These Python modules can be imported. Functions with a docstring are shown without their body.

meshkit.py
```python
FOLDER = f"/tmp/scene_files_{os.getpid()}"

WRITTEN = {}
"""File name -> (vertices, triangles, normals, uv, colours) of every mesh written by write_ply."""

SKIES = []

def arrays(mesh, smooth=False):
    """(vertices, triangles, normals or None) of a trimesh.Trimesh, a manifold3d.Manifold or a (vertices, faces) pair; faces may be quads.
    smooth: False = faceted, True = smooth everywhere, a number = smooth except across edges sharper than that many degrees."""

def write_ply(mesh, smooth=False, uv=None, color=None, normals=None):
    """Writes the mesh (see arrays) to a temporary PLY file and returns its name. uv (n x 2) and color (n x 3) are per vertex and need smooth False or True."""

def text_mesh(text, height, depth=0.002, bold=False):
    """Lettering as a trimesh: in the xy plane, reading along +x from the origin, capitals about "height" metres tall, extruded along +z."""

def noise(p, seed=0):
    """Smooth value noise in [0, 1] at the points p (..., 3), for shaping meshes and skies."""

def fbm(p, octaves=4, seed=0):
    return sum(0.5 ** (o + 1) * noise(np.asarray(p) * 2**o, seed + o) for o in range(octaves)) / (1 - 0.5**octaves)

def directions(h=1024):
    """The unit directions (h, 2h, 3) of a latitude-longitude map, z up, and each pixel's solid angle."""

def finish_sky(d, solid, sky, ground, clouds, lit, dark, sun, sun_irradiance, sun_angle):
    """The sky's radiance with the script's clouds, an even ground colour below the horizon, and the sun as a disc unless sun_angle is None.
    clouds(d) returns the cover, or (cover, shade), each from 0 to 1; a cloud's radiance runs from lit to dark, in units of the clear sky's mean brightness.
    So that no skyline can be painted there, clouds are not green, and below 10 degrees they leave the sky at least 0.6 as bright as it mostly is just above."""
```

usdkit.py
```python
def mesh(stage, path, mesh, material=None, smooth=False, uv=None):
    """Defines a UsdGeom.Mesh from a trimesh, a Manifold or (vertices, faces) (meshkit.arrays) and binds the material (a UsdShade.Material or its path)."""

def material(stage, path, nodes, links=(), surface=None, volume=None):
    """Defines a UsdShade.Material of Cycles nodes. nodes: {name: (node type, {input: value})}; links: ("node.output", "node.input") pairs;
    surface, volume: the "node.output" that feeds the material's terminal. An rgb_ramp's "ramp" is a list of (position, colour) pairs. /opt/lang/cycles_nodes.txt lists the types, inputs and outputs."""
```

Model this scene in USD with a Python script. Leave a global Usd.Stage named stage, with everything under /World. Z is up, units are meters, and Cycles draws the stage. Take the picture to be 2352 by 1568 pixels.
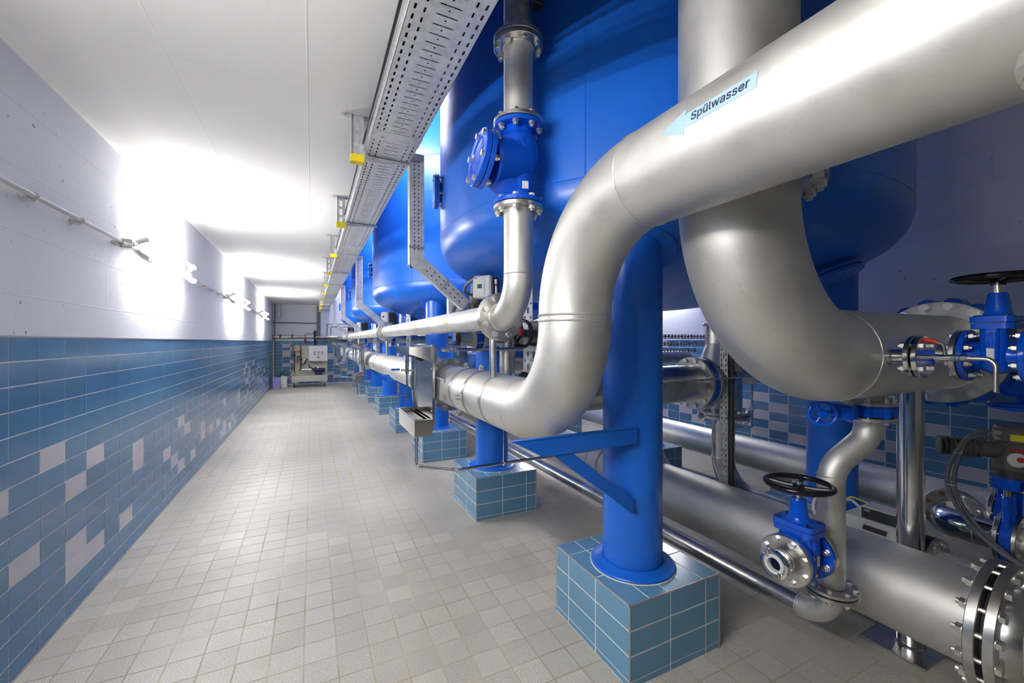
import math, random
import numpy as np, trimesh, shapely, usdkit, meshkit
import manifold3d as m3
from shapely.geometry import Polygon, box as sbox, Point
from pxr import Usd, UsdGeom, UsdLux, Sdf, Gf

rng = random.Random(7)
stage = Usd.Stage.CreateInMemory()
UsdGeom.SetStageUpAxis(stage, "Z")
UsdGeom.SetStageMetersPerUnit(stage, 1.0)
UsdGeom.Xform.Define(stage, "/World")
UsdGeom.Scope.Define(stage, "/World/Looks")

# ---------------------------------------------------------------- camera, light, exposure
EYE = 1.63
YAW = math.degrees(math.atan(460 / 945.0))
cam = UsdGeom.Camera.Define(stage, "/World/camera")
cam.CreateHorizontalApertureAttr(36.0)
cam.CreateFocalLengthAttr(36.0 * 945 / 2352)
cam.CreateClippingRangeAttr(Gf.Vec2f(0.05, 200))
cam.AddTranslateOp().Set(Gf.Vec3d(0, 0, EYE))
cam.AddRotateXYZOp().Set(Gf.Vec3f(90, 0, -YAW))
cam.CreateExposureAttr(1.72)
TUBE = 30.0            # radiance of the fluorescent tubes
UPPER_TUBE = 26.0
WORLD = 0.03
dome = UsdLux.DomeLight.Define(stage, "/World/dome")
dome.CreateIntensityAttr(WORLD)
dome.CreateColorAttr(Gf.Vec3f(0.9, 0.95, 1.0))

# ---------------------------------------------------------------- materials
def mat(name, color, rough=0.5, metal=0.0, nodes=None, links=(), **kw):
    p = {"base_color": color, "roughness": rough, "metallic": metal, **kw}
    nd = {"p": ("principled_bsdf", p)}
    nd.update(nodes or {})
    return usdkit.material(stage, "/World/Looks/" + name, nd, list(links), surface="p.BSDF")

def noisy(name, c1, c2, scale, rough=0.5, metal=0.0, bump=0.0, bscale=None, bdist=0.002, rr=None, detail=4, coord="object", stretch=None, **kw):
    nd = {"tc": ("texture_coordinate", {}), "n": ("noise_texture", {"scale": scale, "detail": float(detail), "roughness": 0.6}),
          "r": ("rgb_ramp", {"ramp": [(0.3, c1), (0.7, c2)]})}
    lk = [("n.fac", "r.fac"), ("r.color", "p.base_color")]
    src = "tc.object" if coord == "object" else "g.position"
    if coord != "object":
        nd["g"] = ("geometry", {})
    if stretch:
        nd["mp"] = ("mapping", {"scale": stretch})
        lk += [(src, "mp.vector"), ("mp.vector", "n.vector")]
        src = "mp.vector"
    else:
        lk += [(src, "n.vector")]
    if rr:
        nd["rm"] = ("map_range", {"from_min": 0.3, "from_max": 0.7, "to_min": rr[0], "to_max": rr[1]})
        lk += [("n.fac", "rm.value"), ("rm.result", "p.roughness")]
    if bump:
        nd["bn"] = ("noise_texture", {"scale": bscale or scale, "detail": 3.0})
        nd["b"] = ("bump", {"strength": bump, "distance": bdist})
        lk += [(src, "bn.vector"), ("bn.fac", "b.height"), ("b.normal", "p.normal")]
    return mat(name, c1, rough, metal, nd, lk, **kw)

M = {}
def wall_paint(name, c, axis):
    """white painted fair-faced concrete: board marks along the wall (fine relief) and small pores"""
    nd = {"g": ("geometry", {}), "s": ("separate_xyz", {}),
          "cz": ("math", {"math_type": "multiply", "value2": 3.1}), "fl": ("math", {"math_type": "floor"}),
          "wn": ("noise_texture", {"scale": 0.35, "detail": 1.0}), "sc": ("mapping", {"scale": (0.6, 0.6, 9.0)}),
          "n2": ("noise_texture", {"scale": 3.0, "detail": 6.0, "roughness": 0.65}),
          "br": ("brick_texture", {"offset": 0.4, "scale": 1.0, "brick_width": 2.4, "row_height": 0.31, "mortar_size": 0.004, "mortar_smooth": 0.6, "color1": (0, 0, 0), "color2": (0, 0, 0), "mortar": (1, 1, 1)}),
          "cv": ("combine_xyz", {}),
          "vo": ("noise_texture", {"scale": 26.0, "detail": 2.0}),
          "vm": ("map_range", {"from_min": 0.295, "from_max": 0.22, "to_min": 0.0, "to_max": 1.0, "clamp": True}),
          "h1": ("math", {"math_type": "multiply_add", "value2": 0.5}), "h2": ("math", {"math_type": "multiply_add", "value2": -0.8}),
          "b": ("bump", {"strength": 0.55, "distance": 0.004}),
          "cm": ("mix_color", {"a": c, "b": tuple(x * 0.35 for x in c)})}
    lk = [("g.position", "s.vector"), (f"s.{axis}", "cv.x"), ("s.z", "cv.y"), ("cv.vector", "br.vector"),
          ("g.position", "sc.vector"), ("sc.vector", "n2.vector"), ("g.position", "vo.vector"), ("vo.fac", "vm.value"),
          ("n2.fac", "h1.value1"), ("br.fac", "h1.value3"), ("vm.result", "h2.value1"), ("h1.value", "h2.value3"), ("h2.value", "b.height"), ("b.normal", "p.normal"),
          ("vm.result", "cm.fac"), ("cm.result", "p.base_color")]
    return mat(name, c, 0.75, 0, nd, lk)

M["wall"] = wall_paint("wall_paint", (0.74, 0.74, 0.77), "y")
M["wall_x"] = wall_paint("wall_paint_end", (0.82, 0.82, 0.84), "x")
nd = {"g": ("geometry", {}), "s": ("separate_xyz", {}), "cv": ("combine_xyz", {}),
      "br": ("brick_texture", {"offset": 0.0, "scale": 1.0, "brick_width": 2.45, "row_height": 0.62, "mortar_size": 0.006, "mortar_smooth": 0.8, "color1": (0, 0, 0), "color2": (0, 0, 0), "mortar": (1, 1, 1)}),
      "ay": ("math", {"math_type": "add", "value2": -0.1}), "ax": ("math", {"math_type": "add", "value2": 0.64}),
      "n2": ("noise_texture", {"scale": 12.0, "detail": 6.0, "roughness": 0.6}),
      "h": ("math", {"math_type": "multiply_add", "value2": 0.5}), "b": ("bump", {"strength": 0.32, "distance": 0.004})}
lk = [("g.position", "s.vector"), ("s.y", "ay.value1"), ("s.x", "ax.value1"), ("ay.value", "cv.x"), ("ax.value", "cv.y"), ("cv.vector", "br.vector"), ("g.position", "n2.vector"),
      ("n2.fac", "h.value1"), ("br.fac", "h.value3"), ("h.value", "b.height"), ("b.normal", "p.normal")]
M["ceil"] = mat("ceiling_paint", (0.78, 0.77, 0.75), 0.8, 0, nd, lk)

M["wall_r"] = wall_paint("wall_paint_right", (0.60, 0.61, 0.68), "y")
def tile_mat(name, c, var=0.10, rough=0.16, island=False):
    src = ("g.random_per_island" if island else "o.random")
    nd = {"o": ("object_info", {}), "g": ("geometry", {}),
          "m": ("map_range", {"from_min": 0.0, "from_max": 1.0, "to_min": 1 - var, "to_max": 1 + var}),
          "v": ("vector_math", {"math_type": "scale", "vector1": c}),
          "n": ("noise_texture", {"scale": 5.0, "detail": 3.0}), "b": ("bump", {"strength": 0.15, "distance": 0.002})}
    lk = [(src, "m.value"), ("m.result", "v.scale"), ("v.vector", "p.base_color"), ("g.position", "n.vector"), ("n.fac", "b.height"), ("b.normal", "p.normal")]
    return mat(name, c, rough, 0, nd, lk)

BLUE_T = (0.078, 0.215, 0.375)
WHITE_T = (0.56, 0.54, 0.56)
M["tile"] = tile_mat("glazed_blue_tile", BLUE_T, 0.04)
M["tile_i"] = tile_mat("glazed_blue_tile_small", BLUE_T, 0.04, island=True)
M["ptile"] = tile_mat("plinth_light_blue_tile", (0.125, 0.290, 0.450), 0.03)
M["wtile"] = tile_mat("glazed_white_tile", WHITE_T, 0.03)
M["grout"] = noisy("grout", (0.68, 0.67, 0.65), (0.76, 0.75, 0.73), 30, 0.9)
M["fgrout"] = noisy("floor_grout", (0.36, 0.30, 0.21), (0.56, 0.50, 0.40), 2.0, 0.9, coord="w")

def floor_mat(name, island):
    src = ("g.random_per_island" if island else "o.random")
    nd = {"o": ("object_info", {}), "g": ("geometry", {}),
          "m": ("map_range", {"from_min": 0.0, "from_max": 1.0, "to_min": 0.91, "to_max": 1.07}),
          "n": ("noise_texture", {"scale": 215.0, "detail": 3.0, "roughness": 0.65}),
          "r": ("rgb_ramp", {"ramp": [(0.32, (0.28, 0.258, 0.218)), (0.5, (0.535, 0.505, 0.445)), (0.68, (0.66, 0.63, 0.56))]}),
          "d": ("noise_texture", {"scale": 1.3, "detail": 4.0}), "dm": ("map_range", {"from_min": 0.3, "from_max": 0.7, "to_min": 0.86, "to_max": 1.08}),
          "mm": ("math", {"math_type": "multiply"}), "v": ("vector_math", {"math_type": "scale"}),
          "b": ("bump", {"strength": 0.25, "distance": 0.001})}
    lk = [(src, "m.value"), ("g.position", "n.vector"), ("n.fac", "r.fac"), ("g.position", "d.vector"), ("d.fac", "dm.value"), ("dm.result", "mm.value1"), ("m.result", "mm.value2"),
          ("r.color", "v.vector1"), ("mm.value", "v.scale"), ("v.vector", "p.base_color"), ("n.fac", "b.height"), ("b.normal", "p.normal")]
    return mat(name, (0.4, 0.38, 0.33), 0.42, 0, nd, lk)
M["ftile"] = floor_mat("granite_floor_tile", False)
M["ftile_i"] = floor_mat("granite_floor_tile_small", True)

nd = {"tc": ("texture_coordinate", {}), "n": ("noise_texture", {"scale": 3.2, "detail": 8.0, "roughness": 0.62}), "r": ("rgb_ramp", {"ramp": [(0.3, (0.65, 0.632, 0.592)), (0.7, (0.81, 0.792, 0.752))]}),
      "s": ("noise_texture", {"scale": 11.0, "detail": 5.0, "roughness": 0.7, "distortion": 1.2}), "sr": ("map_range", {"from_min": 0.60, "from_max": 0.72, "to_min": 0.0, "to_max": 0.28, "clamp": True}),
      "mx": ("mix_color", {"b": (0.42, 0.40, 0.37)}), "rm": ("map_range", {"from_min": 0.3, "from_max": 0.7, "to_min": 0.46, "to_max": 0.60}),
      "bn": ("noise_texture", {"scale": 60.0, "detail": 3.0}), "b": ("bump", {"strength": 0.04, "distance": 0.001})}
lk = [("tc.object", "n.vector"), ("n.fac", "r.fac"), ("tc.object", "s.vector"), ("s.fac", "sr.value"), ("sr.result", "mx.fac"), ("r.color", "mx.a"), ("mx.result", "p.base_color"),
      ("n.fac", "rm.value"), ("rm.result", "p.roughness"), ("tc.object", "bn.vector"), ("bn.fac", "b.height"), ("b.normal", "p.normal")]
M["steel"] = mat("pickled_stainless_scuffed", (0.75, 0.74, 0.71), 0.5, 0.88, nd, lk)
M["steel_b"] = noisy("brushed_stainless", (0.56, 0.545, 0.52), (0.66, 0.645, 0.62), 4, 0.3, 1.0, bump=0.04, bscale=90, bdist=0.001, rr=(0.25, 0.38), detail=6)
M["polish"] = noisy("polished_stainless", (0.62, 0.62, 0.62), (0.70, 0.70, 0.70), 3, 0.12, 1.0, rr=(0.08, 0.18))
M["bolt"] = mat("bolt_steel", (0.80, 0.78, 0.73), 0.33, 1.0)
M["rust"] = mat("rusty_bolt", (0.22, 0.10, 0.05), 0.7, 0.3)
M["weld"] = mat("weld_bead", (0.78, 0.77, 0.74), 0.42, 0.9)
M["galv"] = noisy("galvanised_steel", (0.50, 0.51, 0.52), (0.70, 0.71, 0.72), 24, 0.42, 0.65, rr=(0.36, 0.5), detail=3)
M["tank"] = noisy("tank_blue_paint", (0.010, 0.138, 0.64), (0.010, 0.146, 0.67), 2, 0.31, bump=0.06, bscale=70, bdist=0.001)
M["valve"] = mat("valve_blue_enamel", (0.003, 0.085, 0.62), 0.15)
M["black"] = mat("black_gloss", (0.008, 0.008, 0.009), 0.14)
M["rubber"] = mat("black_rubber", (0.012, 0.012, 0.012), 0.6)
M["yellow"] = mat("yellow_plastic", (0.86, 0.66, 0.01), 0.4)
M["red"] = mat("red_plastic", (0.45, 0.03, 0.02), 0.35)
M["orange"] = mat("orange_plastic", (0.65, 0.13, 0.04), 0.4)
M["plastic"] = mat("light_grey_plastic", (0.58, 0.59, 0.59), 0.4)
M["lampgrey"] = mat("lamp_housing_plastic", (0.62, 0.61, 0.58), 0.4)
M["act"] = mat("actuator_grey", (0.115, 0.105, 0.092), 0.5)
M["dark"] = mat("dark_grey", (0.05, 0.05, 0.052), 0.45)
M["cable"] = mat("grey_cable", (0.16, 0.165, 0.18), 0.5)
M["wcable"] = mat("cream_cable", (0.65, 0.62, 0.52), 0.5)
M["cream"] = mat("skid_cream_plastic", (0.42, 0.41, 0.35), 0.45)
M["white"] = mat("white_plastic", (0.75, 0.75, 0.72), 0.4)
M["panel"] = mat("panel_light_grey", (0.62, 0.63, 0.64), 0.4)
M["lilac"] = mat("lilac_canister", (0.30, 0.29, 0.60), 0.45)
M["green"] = mat("green_plastic", (0.01, 0.16, 0.03), 0.4)
M["navy"] = mat("pump_navy", (0.010, 0.012, 0.06), 0.3)
M["sticker"] = mat("sky_blue_sticker", (0.36, 0.52, 0.86), 0.5)
M["ysticker"] = mat("pale_yellow_sticker", (0.68, 0.66, 0.45), 0.5)
M["ink"] = mat("printing_ink", (0.02, 0.03, 0.05), 0.5)
M["redink"] = mat("red_ink", (0.7, 0.02, 0.02), 0.5)
M["lcd"] = mat("display_glass", (0.05, 0.12, 0.09), 0.1)
M["glass"] = mat("gauge_face", (0.75, 0.75, 0.75), 0.2)
M["framegrey"] = mat("frame_grey_paint", (0.17, 0.17, 0.165), 0.6)
M["gpipe"] = mat("grey_pvc_pipe", (0.20, 0.20, 0.20), 0.4)
M["edge"] = mat("edge_profile", (0.45, 0.44, 0.44), 0.35, 0.6)
def tube_mat(name, s):
    return usdkit.material(stage, "/World/Looks/" + name, {"e": ("emission", {"color": (1.0, 0.985, 0.96), "strength": s})}, [], surface="e.emission")
M["tube"] = tube_mat("fluorescent_tube", TUBE)
M["tube_up"] = tube_mat("fluorescent_tube_hall", UPPER_TUBE)

# ---------------------------------------------------------------- scene helpers
V = lambda *a: np.array(a, float)
CTX = [None]
def scaled(p):
    """inside a CTX block things are built at one size and set down scaled about a fixed point"""
    if CTX[0] is None: return np.array(p, float)
    k, c, *o = CTX[0]; return np.array(c) + (np.array(p, float) - np.array(c)) * k + (np.array(o[0]) if o else 0.0)
def unit(a): a = np.asarray(a, float); return a / np.linalg.norm(a)
counts, origin = {}, {}
def fresh(parent, name):
    k = (parent, name); n = counts.get(k, 0); counts[k] = n + 1
    return f"{parent}/{name}" if n == 0 else f"{parent}/{name}_{n:03d}"

def tag(prim, label=None, cat=None, group=None, kind=None):
    for k, v in (("label", label), ("category", cat), ("group", group), ("kind", kind)):
        if v: prim.SetCustomDataByKey(k, v)

def thing(name, label, cat, loc=(0, 0, 0), rotz=0.0, group=None):
    path = fresh("/World", name)
    loc = scaled(loc)
    x = UsdGeom.Xform.Define(stage, path)
    x.AddTranslateOp().Set(Gf.Vec3d(*map(float, loc))); x.AddRotateZOp().Set(float(rotz))
    origin[path] = np.array(loc, float)
    tag(x.GetPrim(), label, cat, group)
    return path

def dup(root, label, loc, rotz=0.0, group=None):
    src = stage.GetPrimAtPath(root)
    name = root.split("/")[-1]
    base = name[:-4] if name[-4:-3] == "_" and name[-3:].isdigit() else name
    path = fresh("/World", base)
    loc = scaled(loc)
    x = UsdGeom.Xform.Define(stage, path)
    x.AddTranslateOp().Set(Gf.Vec3d(*map(float, loc))); x.AddRotateZOp().Set(float(rotz))
    x.GetPrim().GetReferences().AddInternalReference(root)
    cd = src.GetCustomData()
    tag(x.GetPrim(), label, cd.get("category"), group or cd.get("group"))
    x.GetPrim().SetInstanceable(True)
    return path

def flat(ms):
    if isinstance(ms, (list, tuple)):
        return trimesh.util.concatenate([flat(m) for m in ms])
    if hasattr(ms, "to_mesh"):
        v, f, _ = meshkit.arrays(ms); return trimesh.Trimesh(v, f, process=False)
    return ms

def obj(name, ms, m, parent=None, label=None, smooth=32, kind=None, cat=None, group=None):
    """one Mesh prim; the mesh is given in world coordinates of the first copy"""
    mesh = flat(ms).copy()
    mesh.vertices = scaled(mesh.vertices)
    par = parent or "/World"
    top = "/".join(par.split("/")[:3])
    if parent:
        mesh.apply_translation(-origin[top])
    path = fresh(par, name)
    p = usdkit.mesh(stage, path, mesh, M[m] if isinstance(m, str) else m, smooth=smooth).GetPrim()
    tag(p, label, cat, group, kind)
    return path

def align(axis):
    return trimesh.geometry.align_vectors([0, 0, 1], unit(axis))
def place(m, c=(0, 0, 0), axis=(0, 0, 1)):
    m = m.copy(); T = align(axis); T[:3, 3] = c; m.apply_transform(T); return m
def box(x0, x1, y0, y1, z0, z1):
    m = trimesh.creation.box([x1 - x0, y1 - y0, z1 - z0]); m.apply_translation([(x0 + x1) / 2, (y0 + y1) / 2, (z0 + z1) / 2]); return m
def rbox(x0, x1, y0, y1, z0, z1, r=0.004):
    """box with chamfered edges (hull of 24 points)"""
    r = min(r, (x1 - x0) / 2.2, (y1 - y0) / 2.2, (z1 - z0) / 2.2)
    pts = []
    for x, sx in ((x0, 1), (x1, -1)):
        for y, sy in ((y0, 1), (y1, -1)):
            for z, sz in ((z0, 1), (z1, -1)):
                pts += [(x, y + sy * r, z + sz * r), (x + sx * r, y, z + sz * r), (x + sx * r, y + sy * r, z)]
    return trimesh.convex.convex_hull(np.array(pts))
def lathe(prof, c=(0, 0, 0), axis=(0, 0, 1), n=40):
    return place(trimesh.creation.revolve(np.array(prof, float), sections=n), c, axis)
def disc(c, axis, R, t, n=40, ch=0.002):
    ch = min(ch, t / 3)
    return lathe([(0, 0), (R - ch, 0), (R, ch), (R, t - ch), (R - ch, t), (0, t)], c, axis, n)
def ring(c, axis, ri, ro, t, n=48, ch=0.0025):
    ch = min(ch, t / 3)
    return lathe([(ri, 0), (ro - ch, 0), (ro, ch), (ro, t - ch), (ro - ch, t), (ri, t), (ri, 0)], c, axis, n)
def torus(c, axis, R, r, n=48, k=8):
    a = np.linspace(0, 2 * np.pi, k + 1)
    return lathe([(R + r * math.cos(t), r * math.sin(t)) for t in a], c, axis, n)
def cyl(p, q, r, n=20, r2=None):
    p, q = V(*p), V(*q); L = np.linalg.norm(q - p); r2 = r if r2 is None else r2
    return lathe([(0, 0), (r, 0), (r2, L), (0, L)], p, q - p, n)
def fillet(pts, R, n=10):
    pts = [V(*p) for p in pts]
    out = [pts[0]]
    Rs = R if isinstance(R, (list, tuple)) else [R] * (len(pts) - 2)
    for i in range(1, len(pts) - 1):
        a, b = unit(pts[i - 1] - pts[i]), unit(pts[i + 1] - pts[i])
        ang = math.acos(np.clip(a @ b, -1, 1)); d = Rs[i - 1] / math.tan(ang / 2)
        c = pts[i] + unit(a + b) * Rs[i - 1] / math.sin(ang / 2)
        s, e = pts[i] + a * d - c, pts[i] + b * d - c
        tot = math.acos(np.clip(unit(s) @ unit(e), -1, 1))
        for k in range(n + 1):
            t = k / n
            out.append(c + (math.sin((1 - t) * tot) * s + math.sin(t * tot) * e) / math.sin(tot))
    out.append(pts[-1])
    keep = [out[0]]
    for p in out[1:]:
        if np.linalg.norm(p - keep[-1]) > 1e-6: keep.append(p)
    return np.array(keep)
def sweep(path, r, n=28, cap=False):
    p = np.asarray(path, float)
    t = np.gradient(p, axis=0); t /= np.linalg.norm(t, axis=1, keepdims=True)
    # exact tangents at ends
    t[0], t[-1] = unit(p[1] - p[0]), unit(p[-1] - p[-2])
    a = np.cross(t[0], [0, 0, 1.0])
    if np.linalg.norm(a) < 1e-3: a = np.cross(t[0], [1.0, 0, 0])
    a = unit(a); A = [a]
    for i in range(1, len(p)):
        a = unit(A[-1] - t[i] * (A[-1] @ t[i])); A.append(a)
    A = np.array(A); B = np.cross(t, A)
    ang = np.arange(n) * 2 * np.pi / n
    rr = np.broadcast_to(r, (len(p),))
    v = p[:, None] + rr[:, None, None] * (np.cos(ang)[None, :, None] * A[:, None] + np.sin(ang)[None, :, None] * B[:, None])
    i, j = np.meshgrid(np.arange(len(p) - 1), np.arange(n), indexing="ij")
    q = np.stack([i * n + j, i * n + (j + 1) % n, (i + 1) * n + (j + 1) % n, (i + 1) * n + j], -1).reshape(-1, 4)
    f = np.vstack([q[:, [0, 1, 2]], q[:, [0, 2, 3]]]); v = v.reshape(-1, 3)
    if cap:
        k = len(v); v = np.vstack([v, p[0], p[-1]]); o = (len(p) - 1) * n
        js = np.arange(n)
        f = np.vstack([f, np.stack([np.full(n, k), (js + 1) % n, js], 1), np.stack([np.full(n, k + 1), o + js, o + (js + 1) % n], 1)])
    return trimesh.Trimesh(v, f, process=False)
def pipe(pts, R, r, n=28, k=10, cap=False):
    return sweep(fillet(pts, R, k) if len(pts) > 2 else np.array(pts, float), r, n, cap)
def hexa(c, axis, s, h):
    m = trimesh.creation.cylinder(s / 2 / math.cos(math.pi / 6), h, sections=6); m.apply_translation([0, 0, h / 2]); return place(m, c, axis)
def bolt(c, axis, s, t, both=True):
    """hex bolt through a joint of thickness t that starts at c and runs along axis; head at c, nut and stub at the far end"""
    a = unit(axis); c = V(*c)
    ms = [cyl(c - a * 0.12 * s, c, 0.95 * s, 14), hexa(c - a * 0.75 * s, a, 1.55 * s, 0.63 * s)]
    if both:
        e = c + a * t
        ms += [cyl(e, e + a * 0.12 * s, 0.95 * s, 14), hexa(e + a * 0.12 * s, a, 1.55 * s, 0.8 * s), cyl(e + a * 0.9 * s, e + a * 1.45 * s, 0.48 * s, 10),
               cyl(c, e, 0.45 * s, 8)]
    return ms
def circle_pts(c, axis, R, n, phase=0.5):
    T = align(axis)[:3, :3]
    return [V(*c) + T @ V(R * math.cos(2 * math.pi * (k + phase) / n), R * math.sin(2 * math.pi * (k + phase) / n), 0) for k in range(n)]
def bolts(parent, c, axis, R, n, s, t, phase=0.5, m="bolt", both=True, skip=()):
    for k, p in enumerate(circle_pts(c, axis, R, n, phase)):
        if k not in skip: obj("bolt", bolt(p, axis, s, t, both), m, parent)
DN = {50: (0.0302, 0.0825, 0.0625, 4, 0.016), 80: (0.0445, 0.100, 0.080, 8, 0.016), 100: (0.057, 0.110, 0.090, 8, 0.016), 150: (0.084, 0.1425, 0.120, 8, 0.020),
      250: (0.1365, 0.1975, 0.175, 12, 0.020), 300: (0.162, 0.2225, 0.200, 12, 0.020), 400: (0.203, 0.2825, 0.2575, 16, 0.024)}
def joint(parent, c, axis, dn, t=0.022, gap=0.006, both=True, m="steel_b", m2=None, phase=0.5, bolted=True, n=48):
    """flange pair centred at c: two flanges, a gasket between, bolts round it"""
    r, Rf, Rb, nb, s = DN[dn]; a = unit(axis); c = V(*c)
    obj("flange", ring(c - a * (t + gap / 2), a, r * 0.98, Rf, t, n), m, parent)
    obj("gasket", ring(c - a * gap / 2, a, r * 0.98, Rb - s * 0.6, gap, n), "rubber", parent)
    if both: obj("flange", ring(c + a * gap / 2, a, r * 0.98, Rf, t, n), m2 or m, parent)
    if bolted: bolts(parent, c - a * (t + gap / 2), a, Rb, nb, s, 2 * t + gap, phase)
def weld(parent, c, axis, R, r=0.004):
    m = torus(c, axis, R, r, 72, 6)
    m.vertices += (meshkit.noise(m.vertices * 160)[:, None] - 0.5) * 0.003
    obj("weld_bead", m, "weld", parent)
def poly(pts, h, T=None):
    m = trimesh.creation.extrude_polygon(Polygon(pts) if not isinstance(pts, shapely.Geometry) else pts, h, engine="earcut")
    if T is not None: m.apply_transform(T)
    return m
def frame(c, ex, ey, ez):
    T = np.eye(4); T[:3, 0], T[:3, 1], T[:3, 2], T[:3, 3] = ex, ey, ez, c; return T
def slot(cx, cy, lx, ly):
    r = min(lx, ly) / 2
    return shapely.LineString([(cx - lx / 2 + r, cy), (cx + lx / 2 - r, cy)] if lx > ly else [(cx, cy - ly / 2 + r), (cx, cy + ly / 2 - r)]).buffer(r, quad_segs=2)
def handwheel(c, axis, R, r=0.011, spokes=3, hubr=0.022, drop=0.012):
    a = unit(axis); c = V(*c); ms = [torus(c, a, R, r, 56, 12), lathe([(0, -0.02), (hubr, -0.02), (hubr, 0.006), (hubr * 0.8, 0.012), (0, 0.012)], c - a * drop, a, 20)]
    for p in circle_pts(c, a, R, spokes, 0.25):
        ms.append(sweep(np.array([c - a * drop, c * 0.5 + p * 0.5 - a * drop * 0.9, p]), [r * 0.9, r * 0.75, r * 0.7], 8))
    return ms

# ---------------------------------------------------------------- the room
XL, XR, YB, YF, ZC, ZU = -1.292, 5.54, 17.6, -6.6, 3.033, 5.6
TW, TH, TOP = 0.25, 0.12, 1.65
XS = 0.66             # edge of the ceiling slab over the walkway
fl = obj("floor", box(XL - 0.2, XR + 0.2, YF - 0.2, YB + 0.2, -0.2, -0.0010), "fgrout", kind="structure", smooth=False)
origin[fl] = V(0, 0, 0)
FT = 0.156
def tile_box(x0, x1, y0, y1, z0, z1, ax, ch=0.0015):
    """flat tile with a bevelled face: ax tells which face looks into the room"""
    b = trimesh.creation.box([1, 1, 1]); v = b.vertices
    lo, hi = V(x0, y0, z0), V(x1, y1, z1)
    b.vertices = lo + (v + 0.5) * (hi - lo)
    k, s = "xyz".index(ax[1]), (1 if ax[0] == "+" else -1)
    top = (v[:, k] * s) > 0
    mid = (lo + hi) / 2
    for j in range(3):
        if j != k: b.vertices[top, j] -= np.sign(b.vertices[top, j] - mid[j]) * ch
    return b
ftiles = []
nx = int((XR - XL) / FT) + 1; ny = int((YB - YF) / FT) + 1
plinth_xy = [(1.335, 1.955, 1.487 + 2.0 * k - 0.003 * k, 2.127 + 2.0 * k) for k in range(8)] + [(3.30, 3.92, 1.487 + 2.0 * k, 2.127 + 2.0 * k) for k in range(8)]
for i in range(nx):
    for j in range(ny):
        x0, y0 = XL + 0.01 + i * FT, YF + 0.03 + j * FT
        x1, y1 = min(x0 + FT - 0.0052, XR), min(y0 + FT - 0.0052, YB)
        if x1 - x0 < 0.02 or y1 - y0 < 0.02: continue
        cx, cy = (x0 + x1) / 2, (y0 + y1) / 2
        if any(a + 0.02 < x0 and x1 < b - 0.02 and c + 0.02 < y0 and y1 < d - 0.02 for a, b, c, d in plinth_xy): continue
        dep = cx * 0.4378 + cy * 0.899
        lat = cx * 0.899 - cy * 0.4378
        seen = dep > 1.5 and abs(lat / max(dep, 0.1)) < 1.26 and cx < 2.5 and not any(a - 0.1 < cx < b + 0.9 and c < cy < d for a, b, c, d in plinth_xy[:2])
        ftiles.append((dep if seen else 99, x0, x1, y0, y1))
ftiles.sort()
rest = []
for k, (d, x0, x1, y0, y1) in enumerate(ftiles):
    t = tile_box(x0, x1, y0, y1, -0.012, rng.uniform(-0.0008, 0.0), "+z")
    if k < 300: obj("floor_tile", t, "ftile", fl, smooth=False)
    else: rest.append(t)
obj("small_floor_tiles", rest, "ftile_i", fl, smooth=False, kind="stuff")

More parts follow.
